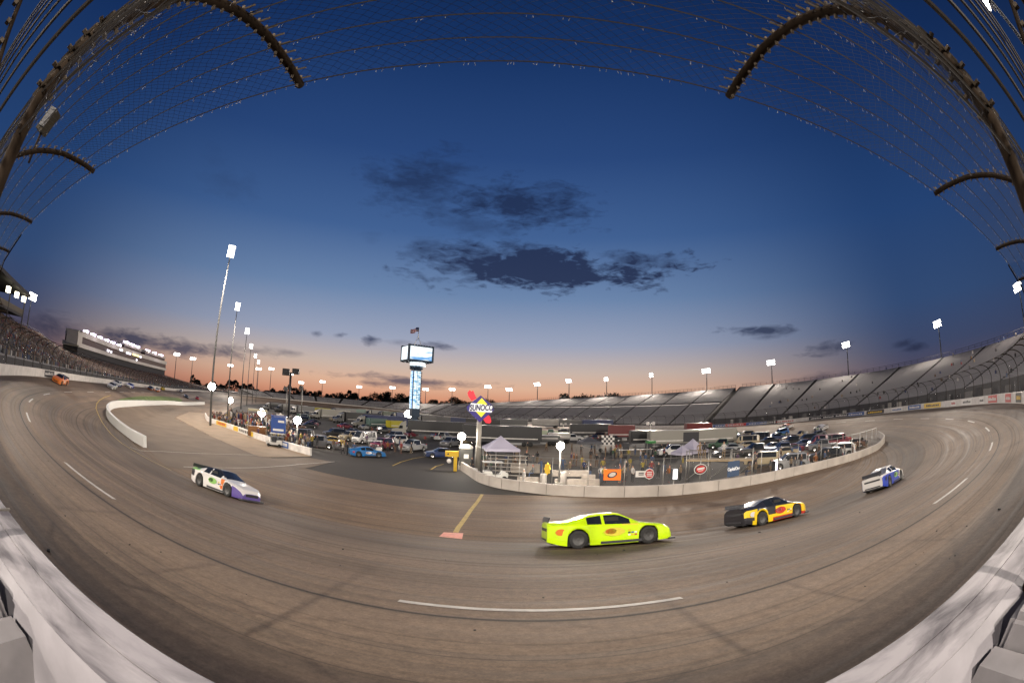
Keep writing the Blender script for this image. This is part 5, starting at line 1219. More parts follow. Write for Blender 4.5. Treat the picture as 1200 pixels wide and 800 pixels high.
# ---- tents
def tent(label, px, py, w, h, m, ang, peak=1.0, loc=None):
    g = loc or G(px, py); r = empty('canopy_tent', label, 'tent', (g[0], g[1], height(g[0], g[1])), math.radians(ang)); e = w/2
    mb = MB(); n = 6; z0 = h
    for (ax_, ay), (bx_, by_) in (((-e,-e),(e,-e)), ((e,-e),(e,e)), ((e,e),(-e,e)), ((-e,e),(-e,-e))):
        for k in range(n):
            u, v_ = k/n, (k+1)/n; f = lambda t: t**1.25
            P0 = (ax_*(1-u), ay*(1-u), z0+peak*f(u)); P1 = (bx_*(1-u), by_*(1-u), z0+peak*f(u)); P2 = (bx_*(1-v_), by_*(1-v_), z0+peak*f(v_)); P3 = (ax_*(1-v_), ay*(1-v_), z0+peak*f(v_)); mb.face([P0, P1, P2, P3], m)
        mb.face([(ax_, ay, z0-.35), (bx_, by_, z0-.35), (bx_, by_, z0), (ax_, ay, z0)], m)
    mb.build('canopy', r)
    for sx in (-1, 1):
        for sy in (-1, 1): m2 = MB(); m2.tube([(sx*e*.97, sy*e*.97, 0), (sx*e*.97, sy*e*.97, h)], .035, STEEL, 6); m2.build('leg', r)
    return r
TW_ = mat('tent_white', (.36,.34,.42), .7); TB_ = mat('awning_blue', (.02,.06,.24), .6)
tent('white canopy tent under the black hauler right of the sign pole', 586, 546, 4.2, 2.4, TW_, 10, 1.5)
tent('white peaked canopy tent between the white pickup and the scaffold', 811, 541, 3.4, 1.7, TW_, 25, 1.6)
tent('smaller white canopy tent in front of the peaked one', 799, 543, 2.3, 1.6, TW_, 20, .9)
tent('grey canopy tent in the left paddock behind the awning', 328, 506, 4, 2.6, mat('tent_grey', (.26,.24,.22), .7), 30, 1.2)
tent('grey canopy tent left of the far yard', 690, 532, 3.5, 2.2, mat('tent_dark', (.08,.08,.09), .7), 5, .8)
# blue pit box with panels
g = G(326, 522); r = empty('pit_box', 'blue pit cart with white lettered boards at the end of the pit wall', 'pit cart', (g[0], g[1], 0), math.radians(28))
mb = MB(); mb.box((0, 0, .7), (2.2, 1.4, 1.2), DARK); mb.build('cabinet', r); mb = MB(); mb.box((0, -.5, 3.0), (2.2, .3, 2.2), TB_); mb.build('board', r)
mb = MB(); mb.box((.4, -.67, 3.5), (.9, .03, .3), W2); mb.build('lettering', r); mb = MB(); mb.box((.0, -.67, 2.3), (1.6, .03, .3), W2); mb.build('lettering', r)
mb = MB(); mb.box((0, .3, 4.2), (2.4, 1.9, .1), TB_); mb.build('roof', r)
for sx in (-1.05, 1.05): m2 = MB(); m2.tube([(sx, -.3, 0), (sx, -.3, 4.2)], .05, STEEL, 6); m2.build('post', r)
g = G(301, 512); r = empty('pit_box', 'small pale roofed pit cart in the middle of the crowd', 'pit cart', (g[0], g[1], 0), math.radians(35))
mb = MB(); mb.box((0, 0, 4.4), (3.4, 1.8, .35), mat('cream_roof', (.3,.27,.18), .6)); mb.build('roof', r)
for sx in (-1.6, 1.6):
    for sy in (-.8, .8): m2 = MB(); m2.tube([(sx, sy, 0), (sx, sy, 4.3)], .05, STEEL, 6); m2.build('post', r)
mb = MB(); mb.box((0, 0, 1.), (3.2, 1.5, 1.6), mat('cart_orange', (.20,.08,.02), .5)); mb.build('cabinet', r)
# yellow jet dryer style cart and yellow post at the head of the inner wall
g = G(528, 550.5); YEQ = mat('equipment_yellow', (.50,.32,.02), .45)
r = empty('warning_post', 'yellow post with a yellow lamp housing at the head of the inner wall', 'warning post', (g[0]+.35, g[1]-.6, height(g[0], g[1])), -math.radians(AE(530, 550)[0]))
mb = MB(); mb.box((.25, 0, .8), (.38, .3, 1.6), YEQ); mb.build('post', r); mb = MB(); mb.box((-.15, .1, 1.95), (1.5, .6, .62), YEQ); mb.build('housing', r); mb = MB(); mb.tube([(-.95, .0, 1.9), (-.5, .0, 1.95)], [.16, .24], DARK, 10); mb.build('nozzle', r); mb = MB(); mb.tube([(-.45, -.3, 1.15), (-.45, -.22, 1.15)], .26, WHITE, 14); mb.build('round_plate', r); mb = MB(); mb.box((-.45, .1, 1.3), (.3, .3, .8), DARK); mb.build('bracket', r)
# toilet cabin with pale dome
g = G(545.5, 549.5); r = empty('booth', 'dark booth with a pale domed roof left of the sign pole', 'booth', (g[0], g[1], 0), .1); mb = MB(); mb.box((0,0,1.25), (1.5,1.4,2.5), mat('booth_green', (.06,.06,.055), .6)); mb.build('cabin', r)
mb = MB(); mb.mesh([(x*.85*math.cos(t_), math.sin(t_)*.8, 2.5+z) for z, x in ((0,1),(.25,.9),(.42,.6),(.5,.1)) for t_ in [2*math.pi*k/12 for k in range(12)]], [(j*12+k, j*12+(k+1)%12, (j+1)*12+(k+1)%12, (j+1)*12+k) for j in range(3) for k in range(12)], mat('dome_pale', (.5,.47,.4), .5), True); mb.build('roof', r)
mb = MB(); mb.box((.05,-.72,1.6), (.55,.03,.5), W2); mb.build('notice', r)
# bleachers, blocks, barrels, palisade behind the inner wall
def bleacher(label, px, py, ang, w=5, rows=5, m=None):
    g = G(px, py); r = empty('bleacher', label, 'bleacher', (g[0], g[1], height(g[0], g[1])), math.radians(ang))
    for k in range(rows): m2 = MB(); m2.box((0, k*.55, .42+k*.35), (w, .3, .06), m or mat('bench_alu', (.28,.25,.21), .5)); m2.build('bench', r)
    for sx in (-w*.45, 0, w*.45):
        mb = MB()
        mb.tube([(sx, -.1, .0), (sx, (rows-1)*.55, .4+(rows-1)*.35)], .035, STEEL, 5); mb.tube([(sx, (rows-1)*.55, 0), (sx, (rows-1)*.55, .4+(rows-1)*.35)], .035, STEEL, 5); mb.build('frame', r)
bleacher('small metal bleacher right of the sign pole behind the wall', 592, 561, -5, 4.2, 6)
BLK2 = mat('barrier_block', (.30,.26,.22), .85, noise=.2, nscale=2)
def block(label, px, py, ang, w=2.4, h=.8, d=.6, z=0., m=None, group=None):
    g = G(px, py); mb = MB(); bm = bmesh.new(); bmesh.ops.create_cube(bm, size=1)
    for v in bm.verts: v.co = Vector((v.co.x*w, v.co.y*d*(1 if v.co.z < 0 else .6), (v.co.z+.5)*h))
    bmesh.ops.bevel(bm, geom=bm.edges[:], offset=.03, segments=1, affect='EDGES'); me = D.meshes.new('concrete_block'); bm.to_mesh(me); bm.free(); me.materials.append(m or BLK2); o = D.objects.new('concrete_block', me); COL.objects.link(o); o.location = (g[0], g[1], height(g[0], g[1])+z); o.rotation_euler = (0, 0, math.radians(ang)); return tag(o, label, 'concrete block', group)
block('long concrete block at the foot of the central floodlight, lower one', 676, 570, -4, 4.2, .75, .8); block('long concrete block lying on the lower one', 668, 566.5, -4, 3.6, .6, .7, .75); block('stepped concrete block right of the long ones', 689, 569, -4, 1.3, 1.1, .8)
block('grey block low behind the wall left of the ragged yellow sign', 622, 567, 2, 2.6, .7, .7); block('pale concrete plinth with a man standing on it', 617, 553, 3, 3.6, 1.0, 1.6)
def barrel(label, px, py, m, r_=.32, h=1.1):
    g = G(px, py); o = MB(); o.tube([(0,0,0),(0,0,.05),(0,0,h*.5),(0,0,h-.04),(0,0,h)], [r_*.95, r_, r_*1.04, r_, r_*.94], m, 16); q = o.build('drum', None, (g[0], g[1], height(g[0], g[1]))); tag(q, label, 'drum')
barrel('pale drum close left of the ragged yellow sign post', 636.5, 568, mat('drum_pale', (.34,.31,.28), .6)); barrel('tall pale drum right beside the floodlight mast', 658.5, 570.5, MATS['drum_pale'], .38, 1.5)
barrel('white bag on the ground by the sign pole foot', 556, 556, WHITE, .35, .7)
# chequered cart and table group in the yard
g = G(712, 529); r = empty('display_cart', 'black and white chequered display cart in the far yard', 'cart', (g[0], g[1], 0), 0.05); mb = MB()
for i in range(6):
    for j in range(4): mb.box((-1.+i*.4, 0, 1.5+j*.42), (.39, .2, .41), W2 if (i+j) % 2 else K_)
mb.build('chequered_board', r); mb = MB(); mb.box((0, .2, .8), (2.6, 1.2, .9), mat('cart_white', (.4,.38,.35), .6)); mb.build('body', r)
for sx in (-1.5, 1.5): m2 = MB(); m2.tube([(sx, -.7, .35), (sx, -.5, .35)], .35, BLACK, 10); m2.build('wheel', r)
g = G(744, 533); r = empty('work_table', 'long pale table with dark equipment in the far yard', 'table', (g[0], g[1], 0), 0.03); mb = MB(); mb.box((0,0,.95), (6,1,.08), WHITE); mb.build('tabletop', r); mb = MB(); mb.box((-1.6,0,1.2), (.9,.6,1.9), DARK); mb.build('equipment', r); mb = MB(); mb.box((2.4,0,1.2), (1.1,.6,2.2), DARK); mb.build('equipment', r)
for sx in (-2.8, 2.8): m2 = MB(); m2.box((sx, 0, .47), (.06, .8, .92), STEEL); m2.build('leg', r)
g = G(762, 534); r = empty('stall_awning', 'bright green awning stall left of the white pickup', 'stall', (g[0], g[1], 0), 0.); mb = MB(); mb.box((0,0,2.3), (1.4,1.2,.4), mat('awning_green', (.02,.14,.03), .6)); mb.build('awning', r)
for sx in (-.6, .6): m2 = MB(); m2.tube([(sx,0,0),(sx,0,2.2)], .04, STEEL, 5); m2.build('post', r)
# numerals and script on the black hauler right of the sign pole
g = G(582, 519); dn = math.hypot(g[0], g[1]); hr = empty('number_board', 'black hoarding with white numerals 18 behind the white tent', 'board', (g[0], g[1], 0), -math.radians(AE(582, 510)[0])); kx = dn/500.
NB = lambda px, py: ((px-582)*kx, ZC+dn*math.tan(math.radians(AE(px, py)[1])))
prism([NB(560.5, 521), NB(603, 521), NB(603, 498), NB(560.5, 498)], -.08, .08, TB['black'], 'board', hr)
x1, z1_ = NB(574, 508.5); text_mesh('18', 20*kx, W2, hr, Matrix.Translation((x1, -.14, z1_)) @ FACE, bold=.02, sx=.55, shear=.15); x1, z1_ = NB(584, 506); text_mesh('7', 14*kx, W2, hr, Matrix.Translation((x1, -.14, z1_)) @ FACE, sx=.8, shear=.3)
mb = MB(); mb.tube([(NB(587+k*.9, 506+1.6*math.sin(k*1.9))[0], -.14, NB(587, 506+1.6*math.sin(k*1.9))[1]) for k in range(14)], .07, W2, 4); mb.build('script_swash', hr)
mb = MB(); mb.tube([(NB(582+k*.9, 0.1+515-3*math.sin(k/12*math.pi))[0], -.14, NB(582, 515-3*math.sin(k/12*math.pi))[1]) for k in range(13)], .07, W2, 4); mb.build('script_swash', hr)
for k in range(4): mb = MB(); c_ = NB(563, 502+k*4.5); mb.box((c_[0], -.12, c_[1]), (2.2*kx, .03, 2*kx), mat('board_mark', (.25,.24,.22), .6)); mb.build('mark', hr)
# golf carts
def cart(label, px, py, ang):
    g = G(px, py); r = empty('golf_cart', label, 'golf cart', (g[0], g[1], height(g[0], g[1])), math.radians(ang)); WH2 = mat('cart_body_white', (.5,.49,.46), .4)
    prism([(-1.2,.3),(1.2,.3),(1.25,.7),(.75,.95),(.45,.6),(-.3,.6),(-.4,.95),(-1.2,.95)], -.55, .55, WH2, 'body', r); mb = MB(); mb.box((-.3, 0, 1.85), (2.0, 1.15, .07), WH2); mb.build('roof', r); mb = MB(); mb.box((-.15, 0, .8), (.55, 1., .2), DARK); mb.box((-.42, 0, 1.1), (.12, 1., .5), DARK); mb.build('seat', r)
    for x in (-1.15, .6):
        for y in (-.5, .5): m2 = MB(); m2.tube([(x, y, .9), (x-.05, y, 1.83)], .025, STEEL, 5); m2.build('roof_post', r)
    for x in (-.8, .85):
        for y in (-.58, .48): m2 = MB(); m2.tube([(x, y, .24), (x, y+.12, .24)], .24, BLACK, 12); m2.build('wheel', r)
cart('white golf cart behind the wall left of the small bleacher', 580, 562, 10); cart('white golf cart beside the blue pit cart', 322, 523, 200); cart('pale golf cart in front of the haulers', 437, 531, 210)
# ============================================================ TREES
LEAFD = mat('leaf_dark', (.035,.045,.02), .8); BARK = mat('bark', (.05,.04,.03), .9)
def tree_proto(seed, h, wd):
    rnd = random.Random(seed); r = empty('tree', 'x', 'tree'); mb = MB(); mb.tube([(0,0,0),(rnd.uniform(-.3,.3),0,h*.3),(0,0,h*.62)], [h*.035, h*.026, h*.010], BARK, 6)
    for k in range(6): a = k*1.1; z = h*(.28+.05*k); mb.tube([(0,0,z),(math.cos(a)*wd*.3, math.sin(a)*wd*.3, z+h*.18)], [h*.012, h*.004], BARK, 4)
    mb.build('trunk', r); vs = []; fs = []
    blobs = [(rnd.uniform(-.34,.34)*wd, rnd.uniform(-.34,.34)*wd, h*rnd.uniform(.38,.86), rnd.uniform(.14,.26)*wd) for _ in range(15)]
    for bx_, by_, bz, br in blobs:
        for _ in range(95):
            u = rnd.uniform(-1,1); a = rnd.uniform(0, 6.283); q = math.sqrt(1-u*u); rr = br*rnd.uniform(.55,1.12); c = Vector((bx_+rr*q*math.cos(a), by_+rr*q*math.sin(a), bz+rr*u*.8)); s = h*rnd.uniform(.018,.042)
            d1 = Vector((rnd.gauss(0,1),rnd.gauss(0,1),rnd.gauss(0,1))).normalized()*s; d2 = Vector((rnd.gauss(0,1),rnd.gauss(0,1),rnd.gauss(0,1))).normalized()*s; b = len(vs); vs += [c-d1, c+d2, c+d1, c-d2]; fs.append((b,b+1,b+2,b+3))
    mb = MB(); mb.mesh(vs, fs, LEAFD); mb.build('crown', r); return r
protos = [tree_proto(s, 12, w_) for s, w_ in ((1, 10), (2, 12), (3, 8.5))]; firstuse = [True]*3
def tree(k, x, y, h, rz, label, group):
    o = protos[k] if firstuse[k] else copy_tree(protos[k]); firstuse[k] = False; o.location = (x, y, 0); s = h/12; o.scale = (s, s, s); o.rotation_euler = (0, 0, rz); o['label'] = label; o['category'] = 'tree'; o['group'] = group
SKYL = [(300,461),(312,459),(330,457.5),(345,459),(355,456),(372,457),(385,459.5),(400,461),(415,459.5),(428,462),(440,461),(452,458),(460,463),(468,462),(478,464),(492,469),(505,469),(512,468),(522,467.5),(530,466),(540,468),(552,469),(570,468.5),(580,469.5),(592,471),(600,471.5),(667,461),(678,461.5),(684,464),(699,463),(708,460.5),(716,462.5),(728,464),(742,461)]
rnd = random.Random(5)
for n, (px, py) in enumerate(SKYL):
    az1, el1 = AE(px, py); d = 640+rnd.uniform(-40, 60); a = math.radians(az1); H = ZC+d*math.tan(math.radians(el1))
    if px > 600: d = 420; H = ZC+d*math.tan(math.radians(el1))
    where = ('above the grandstand at left of the lit tower' if px < 480 else 'between lit tower and fuel sign' if px < 560 else 'just right of the fuel sign' if px < 620 else 'in the clump above the back stretch stand')
    tree(n % 3, math.sin(a)*d, math.cos(a)*d, H*1.04, rnd.uniform(0, 6), 'distant tree %s, %d percent across' % (where, round(px/12)), 'dark trees beyond the far grandstand')
# the wood behind them reads as one dark mass
mb = MB(); vs = []; fs = []; rnd = random.Random(9)
for k in range(9000):
    az1 = rnd.uniform(-44, 1); a = math.radians(az1); d = rnd.uniform(640, 760); top = 17+4.5*math.sin(az1*.8)+3*math.sin(az1*2.3+1)+2*math.sin(az1*6); top = max(10, top)*(1 if az1 < -12 else .82 if az1 < -3 else .68)
    z = top*(1-rnd.random()**2.2); s = rnd.uniform(1.0, 2.6); c = Vector((math.sin(a)*d, math.cos(a)*d, z)); d1 = Vector((rnd.gauss(0,1),rnd.gauss(0,1),rnd.gauss(0,1))).normalized()*s; d2 = Vector((rnd.gauss(0,1),rnd.gauss(0,1),rnd.gauss(0,1))).normalized()*s; b = len(vs); vs += [c-d1, c+d2, c+d1, c-d2]; fs.append((b,b+1,b+2,b+3))
mb.mesh(vs, fs, LEAFD); tag(mb.build('woodland'), kind='stuff')
# ============================================================ PEOPLE
def person_mesh(pose):
    """one continuous figure grown over a jointed skeleton; pose gives leg/arm offsets"""
    J = dict(pel=(0,0,.95), belly=(0,0,1.1), chest=(.01,0,1.33), neck=(.0,0,1.50), head=(.02,0,1.60), top=(.02,0,1.75))
    sl, sr, al, ar, lean, sit = pose
    pts = [J['pel'], J['belly'], J['chest'], J['neck'], J['head'], J['top']]; rad = [(.15,.12), (.135,.11), (.17,.115), (.055,.055), (.095,.10), (.07,.075)]
    ed = [(0,1),(1,2),(2,3),(3,4),(4,5)]
    def chain(start, ps, rs):
        prev = start
        for p, r in zip(ps, rs): pts.append(p); rad.append((r, r)); ed.append((prev, len(pts)-1)); prev = len(pts)-1
    for sg, st_ in ((1, sl), (-1, sr)):
        if sit: chain(0, [(.05, sg*.10, .90), (.42, sg*.13, .88), (.44, sg*.13, .48), (.52, sg*.13, .43)], [.095, .065, .05, .04])
        else: chain(0, [(0, sg*.10, .86), (st_*.5+.03, sg*.11, .50), (st_, sg*.12, .09), (st_+.14, sg*.13, .05)], [.095, .065, .045, .04])
    for sg, ah in ((1, al), (-1, ar)):
        chain(2, [(0, sg*.19, 1.42), (ah[0]*.4-.02, sg*(.24+ah[1]), 1.15+ah[2]*.3), (ah[0], sg*(.22+ah[1]*.3), .92+ah[2]), (ah[0]+.05, sg*(.20+ah[1]*.2), .84+ah[2]*1.1)], [.06, .045, .032, .035])
    me = D.meshes.new('person'); me.from_pydata(pts, ed, []); o = D.objects.new('tmp', me); COL.objects.link(o)
    md = o.modifiers.new('skin', 'SKIN'); 
    for k, (a, b) in enumerate(rad): me.skin_vertices[0].data[k].radius = (a, b); me.skin_vertices[0].data[k].use_root = (k == 0)
    md2 = o.modifiers.new('sub', 'SUBSURF'); md2.levels = 1; md2.render_levels = 1
    dg = bpy.context.evaluated_depsgraph_get(); dg.update(); r = D.meshes.new_from_object(o.evaluated_get(dg)); D.objects.remove(o)
    if lean:
        for v in r.vertices:
            if v.co.z > .9: v.co.x += (v.co.z-.9)*lean
    r.materials.clear()
    for m in (SKIN, SHIRT, TROUS, HAIR): r.materials.append(m)
    for p in r.polygons:
        c = p.center; z = c.z; arm = abs(c.y) > .17 and z < 1.2 and not sit
        k = 2 if z < .93 and not (arm and z < 1.0) else 1
        if z > 1.47: k = 0
        if z > 1.655 or (z > 1.56 and c.x < -.03+(lean*.7 if lean else 0)): k = 3
        if z < .98 and abs(c.y) > .19: k = 0
        if z < .075: k = 3
        p.material_index = k; p.use_smooth = True
    return r
SHIRT = mat('shirt_base', (.2,.2,.2), .85); TROUS = mat('trousers_base', (.05,.05,.06), .85); HAIR = mat('hair_base', (.03,.02,.015), .9)
POSES = [(.12, -.14, (.10,.02,.0), (-.06,.02,.0), 0, 0), (.03, -.03, (.22,-.02,.26), (.24,-.02,.25), 0, 0), (.0, .02, (.02,.06,.0), (.0,.06,.02), 0, 0), (.2, -.22, (-.15,.0,.02), (.2,.0,.05), .08, 0), (.05, -.05, (.30,.05,.62), (.05,.05,.0), 0, 0), (0, 0, (.30,0,.12), (.32,0,.1), .1, 1)]
PM = [person_mesh(p) for p in POSES]
CL = {n: mat('cloth_'+n, c, .85) for n, c in dict(black=(.02,.02,.022), white=(.38,.36,.34), red=(.15,.02,.018), blue=(.025,.035,.09), grey=(.09,.09,.09), orange=(.20,.07,.02), yellow=(.22,.17,.03), green=(.03,.06,.035), tan=(.18,.13,.08), denim=(.045,.07,.13), brown=(.09,.05,.03), purple=(.06,.035,.07)).items()}
HC = [mat('hair_%d' % k, c, .9) for k, c in enumerate([(.02,.014,.01), (.06,.035,.02), (.16,.10,.045), (.35,.33,.30), (.02,.02,.05), (.3,.03,.03)])]
SK = [mat('skin_%d' % k, c, .6) for k, c in enumerate([(.42,.26,.19), (.32,.18,.12), (.12,.065,.04)])]
seen = set()
def person(loc, ang, pose, shirt, trous, label, group='people standing in the infield', hair=None, scale=1., cat='person'):
    o = D.objects.new('person', PM[pose]); COL.objects.link(o); o.location = loc; o.rotation_euler = (0, 0, math.radians(ang)); o.scale = (scale,)*3
    for k, m in enumerate((random.choice(SK), CL[shirt], CL[trous], hair or random.choice(HC))): o.material_slots[k].link = 'OBJECT'; o.material_slots[k].material = m
    return tag(o, label, cat, group)
def PG(px, py, ang, pose, shirt, trous, label, dz=0., **k): g = behind(G(px, py), 1.3); return person((g[0], g[1], height(g[0], g[1])+dz), ang, pose, shirt, trous, label, **k)
random.seed(21)
HELM = mat('helmet_white', (.7,.69,.66), .35)
zdeck = SCF[2]+.06; a_, b_ = SCF[0], SCF[1]
PPL = [
 (613.5, 571, 200, 2, 'white', 'white', 'person in a white suit and helmet half hidden behind the inner wall', dict(hair=HELM)),
 (616.5, 556.5, 260, 2, 'black', 'black', 'person in dark clothes standing on the pale plinth', dict(dz=1.0)),
 (625, 564, 180, 5, 'grey', 'denim', 'person sitting low right of the pale plinth', {}),
 (601.5, 543, 240, 1, 'black', 'tan', 'person in black top and tan trousers by the tent', {}),
 (608.5, 545, 90, 2, 'grey', 'tan', 'person standing at the edge of the yard right of the tent', {}),
 (593, 546, 250, 2, 'blue', 'tan', 'person in blue top standing in front of the tent', {}),
 (634, 556, 200, 1, 'denim', 'denim', 'large person in blue left of the ragged yellow sign', dict(scale=1.08)),
 (884.5, 560, 210, 1, 'tan', 'grey', 'person crouching in grey by the fence right of the scaffold', {}),
 (903.5, 556, 250, 2, 'grey', 'tan', 'person left of the violet lit sign', {}),
 (926.5, 553, 260, 2, 'tan', 'black', 'person in tan shirt and dark trousers beside the silver vehicle', {}),
 (878, 561, 180, 5, 'tan', 'denim', 'person seated by the foot of the scaffold', {}),
 (1004.5, 530, 200, 2, 'brown', 'black', 'person in brown by the cars at the right tip of the infield', {}),
 (1010, 523, 180, 2, 'black', 'black', 'first of two dark figures at the right tip of the infield', {}),
 (1015, 527, 200, 3, 'black', 'tan', 'second of two dark figures at the right tip of the infield', {}),
 (985.5, 539, 240, 4, 'white', 'white', 'person in white reaching up beside the white hatchback', {}),
 (996, 532, 220, 1, 'red', 'tan', 'person in red standing right of the white hatchback', {}),
 (708, 566, 240, 2, 'yellow', 'black', 'person in yellow behind the orange banner, left', {}),
 (726, 566, 220, 4, 'yellow', 'tan', 'person in yellow cap behind the orange banner, right', {}),
 (731, 564, 260, 1, 'tan', 'black', 'person in tan right of the orange banner', {}),
 (741, 565, 200, 2, 'white', 'black', 'person in white between the two fence banners', {}),
 (784, 565, 230, 3, 'orange', 'grey', 'person in orange left of the glowing box sign', {}),
 (797, 563, 180, 2, 'tan', 'black', 'person right of the glowing box sign', {}),
 (771, 560, 240, 1, 'black', 'black', 'person in black behind the octagon banner', {}),
 (763, 557, 250, 2, 'red', 'denim', 'person in red by the fence above the octagon banner', {}),
 (569, 556, 250, 1, 'brown', 'black', 'person in brown just right of the sign pole', {}),
 (575, 557, 200, 2, 'green', 'black', 'person in green right of the sign pole', {}),
 (582, 553, 220, 2, 'black', 'black', 'person in black under the edge of the white tent', {}),
 (402, 532, 200, 3, 'white', 'black', 'person in white left of the bright blue race car', {}),
 (407, 533, 200, 1, 'black', 'black', 'person in black left of the bright blue race car', {}),
 (415, 533, 300, 2, 'denim', 'denim', 'person in blue beside the tail of the blue race car', {}),
 (470, 531, 250, 2, 'red', 'brown', 'person in red left of the silver pickup truck', {}),
 (463, 530, 250, 2, 'black', 'brown', 'person in black beside the person in red', {}),
 (498, 520, 250, 2, 'red', 'black', 'person in red in front of the long dark hauler', {}),
 (668, 558, 200, 5, 'tan', 'grey', 'person sitting right of the central floodlight', {}),
 (684, 556, 220, 2, 'blue', 'black', 'person in blue above the concrete blocks', {}),
 (553, 553, 220, 2, 'black', 'black', 'person in black between the booth and the sign pole', {}),
]
for q in PPL: PG(*q[:7], **q[7])
for k, (f, sh_, lab) in enumerate(((.25, 'tan', 'person standing on the scaffold deck at its left end'), (.32, 'black', 'second person on the scaffold deck beside the first'), (.62, 'white', 'person in white kneeling on the scaffold deck'))):
    x, y = a_[0]+(b_[0]-a_[0])*f, a_[1]+(b_[1]-a_[1])*f; person((x, y+.8, zdeck), 240, (2, 3, 1)[k], sh_, 'tan', lab)
PLACE = random.Random(4); CN = list(CL)
def scatter(n, box, where, group, avoid=None):
    c = 0
    while c < n:
        px, py = PLACE.uniform(box[0], box[2]), PLACE.uniform(box[1], box[3]); g = G(px, py)
        if not g: continue
        g = behind(g, 1.4+PLACE.random()*2.5); i, s = locate(g[0], g[1])
        if min((q[0]-g[0])**2+(q[1]-g[1])**2 for q in IWQ) < .8 or (px > 550 and s < 17): continue
        sh_, tr = PLACE.choice(CN+['black','black','grey','denim','black','brown','grey']), PLACE.choice(['black','denim','tan','grey','brown'])
        person((g[0], g[1], height(g[0], g[1])), PLACE.uniform(0, 360), PLACE.choice([0,1,2,2,3]), sh_, tr, '%s shirted person in %s trousers, %s, %d percent across, %d down' % (sh_, tr, where, round(px/12), round(py/8)), group); c += 1
scatter(36, (690, 530, 800, 566), 'behind fence banners', 'people behind the fence banners')
scatter(22, (860, 535, 1000, 556), 'among right cars', 'people among the parked cars')
scatter(18, (565, 528, 690, 556), 'near the tent', 'people in the central yard')
scatter(12, (365, 505, 500, 533), 'left paddock', 'people in the left paddock')
# the packed crowd behind the pit wall: the front rows one by one, the rest as one mass
inner = offs(PWQ, 1.1); 
def side_pt(f, e):
    n = len(PWQ)-1; k = min(n-1, int(f*n)); u = f*n-k; a, b = PWQ[k], PWQ[k+1]; d = math.hypot(b[0]-a[0], b[1]-a[1]); x, y = a[0]+(b[0]-a[0])*u, a[1]+(b[1]-a[1])*u; return x+(b[1]-a[1])/d*e, y-(b[0]-a[0])/d*e
sgn_in = 1 if math.hypot(*side_pt(.5, 2)) > math.hypot(*side_pt(.5, -2)) else -1
for k in range(130):
    f = .08+.92*((k*0.6180339) % 1)**.8; e = sgn_in*(.9+PLACE.random()*4.5); x, y = side_pt(f, e); sh_, tr = PLACE.choice(CN+['black','black','grey','denim','black','brown','grey']), PLACE.choice(['black','denim','tan','grey','black'])
    px, py = proj((x, y, 1))
    if px > 374: continue
    person((x, y, height(x, y)+(.0 if abs(e) < 2.5 else .25)), PLACE.uniform(180, 330), PLACE.choice([1,2,2,3,4]), sh_, tr, '%s shirted person in %s trousers, pit wall crowd, %d percent across, %d down' % (sh_, tr, round(px/12), round(py/8)), 'crowd behind the pit wall')
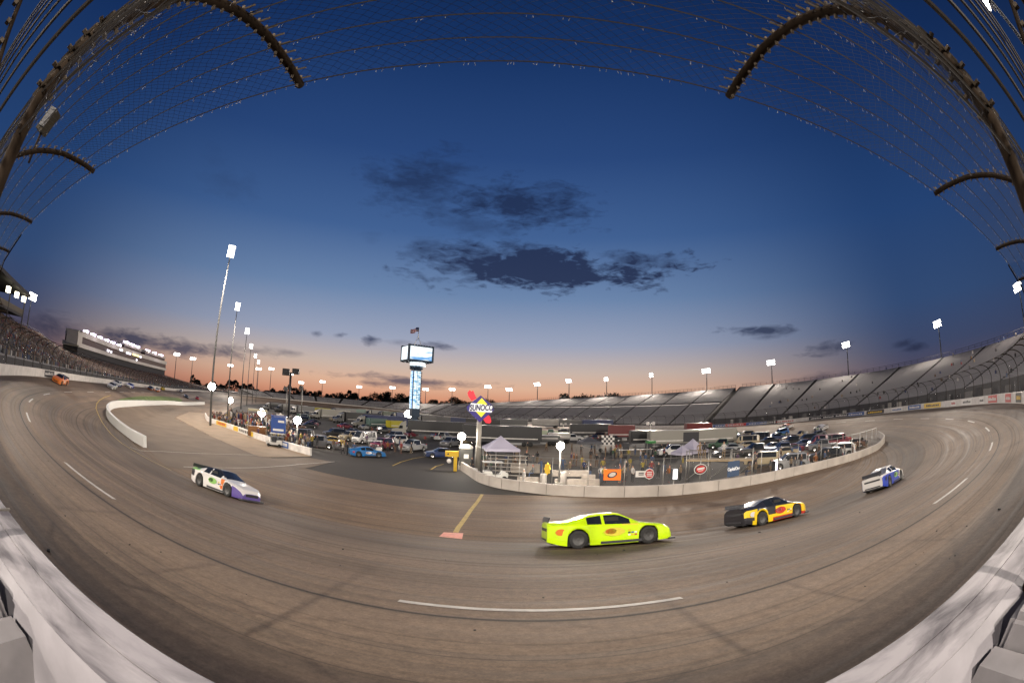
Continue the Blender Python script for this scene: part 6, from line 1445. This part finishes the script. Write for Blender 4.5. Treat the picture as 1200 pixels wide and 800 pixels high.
def crowd_mesh(name, places, seated=True, palette=None):
    vs = []; fs = []; mi = []; rnd = random.Random(77); n = 0
    pal = palette or [CL[k] for k in ('black','white','red','blue','grey','denim','tan','black','grey','black','brown','black')]
    mats = pal+[SK[0], HC[0]]; H = .95 if seated else 1.7
    for (x, y, z, a) in places:
        ca, sa = math.cos(a), math.sin(a); s = rnd.uniform(.9, 1.1); w_ = .23*s; d = .14*s; b = len(vs); hz = H*s
        for (lx, ly, lz) in ((-d,-w_*.8,0),(d,-w_*.8,0),(d,w_*.8,0),(-d,w_*.8,0),(-d*.9,-w_,hz*.60),(d*.9,-w_,hz*.60),(d*.9,w_,hz*.60),(-d*.9,w_,hz*.60),(-.05,-.07,hz*.74),(.05,-.07,hz*.74),(.05,.07,hz*.74),(-.05,.07,hz*.74)): vs.append((x+lx*ca-ly*sa, y+lx*sa+ly*ca, z+lz))
        c = rnd.randrange(len(pal))
        for q in ((0,1,5,4),(1,2,6,5),(2,3,7,6),(3,0,4,7),(4,5,9,8),(5,6,10,9),(6,7,11,10),(7,4,8,11)): fs.append(tuple(b+i for i in q)); mi.append(c)
        b2 = len(vs); hr_ = .12*s; zc = z+hz*.74+.08
        for (lx, ly, lz) in ((hr_,0,0),(0,hr_,0),(-hr_,0,0),(0,-hr_,0),(0,0,hr_*1.2),(0,0,-hr_)): vs.append((x+lx*ca-ly*sa, y+lx*sa+ly*ca, zc+lz))
        capc = len(pal)+1 if rnd.random() < .6 else rnd.randrange(len(pal))
        for q in ((0,1,4),(1,2,4),(2,3,4),(3,0,4)): fs.append(tuple(b2+i for i in q)); mi.append(capc)
        for q in ((1,0,5),(2,1,5),(3,2,5),(0,3,5)): fs.append(tuple(b2+i for i in q)); mi.append(len(pal))
    me = D.meshes.new(name); me.from_pydata(vs, [], fs)
    for m in mats: me.materials.append(m)
    me.polygons.foreach_set('material_index', mi); me.update(); o = D.objects.new(name, me); COL.objects.link(o); return tag(o, kind='stuff')
pl = []
for k in range(1500):
    f = .34+.7*PLACE.random(); e = sgn_in*(5+17*PLACE.random()**1.2); x, y = side_pt(min(f, .999), e)
    if f > 1 or proj((x, y, 1))[0] > 342: continue
    pl.append((x, y, height(x, y)+PLACE.choice([0, .3, .6, 1.0, 1.5]), PLACE.uniform(0, 6.28)))
crowd_mesh('pit_crowd', pl, False)
def stand_crowd(t0, t1, s0, z0, s1, z1, rows, dens):
    out = []
    for r in range(rows):
        f = (r+.3)/rows; g_ = (r+.72)/rows; t = t0
        while t < t1:
            if PLACE.random() < dens:
                a, b = z0(t), z1(t); p = atz(t, s0+(s1-s0)*f, a+(b-a)*g_); i, _ = locate(p[0], p[1]); out.append((p[0], p[1], p[2]-.05, math.atan2(NRM[i][1], NRM[i][0])+PLACE.uniform(-.4, .4)))
            t += .58 if t > -230 else .95
    return out
crowd_mesh('main_stand_crowd', stand_crowd(-402, -19, -6., dbot, -30, dtop, 28, .86))
crowd_mesh('right_stand_crowd', stand_crowd(34, 62, -9.5, lambda t: foot(t)+3.0, -36, zA, 32, .8))
crowd_mesh('scattered_spectators', stand_crowd(62, 176, -9.5, lambda t: foot(t)+3.0, -36, zA, 32, .012))
# bits of tyre rubber on the track
mb = MB(); rnd = random.Random(31)
for k in range(150):
    t, s = rnd.uniform(-30, 34), .8+15*rnd.random()**1.4; p = at(t, s); q = rnd.uniform(.006, .02) if rnd.random() < .95 else .045; mb.box((p[0], p[1], p[2]+q*.3), (q*rnd.uniform(1, 2.4), q, q*.6), BLACK, Matrix.Rotation(rnd.uniform(0, 3), 3, 'Z'))
tag(mb.build('rubber_debris'), kind='stuff')
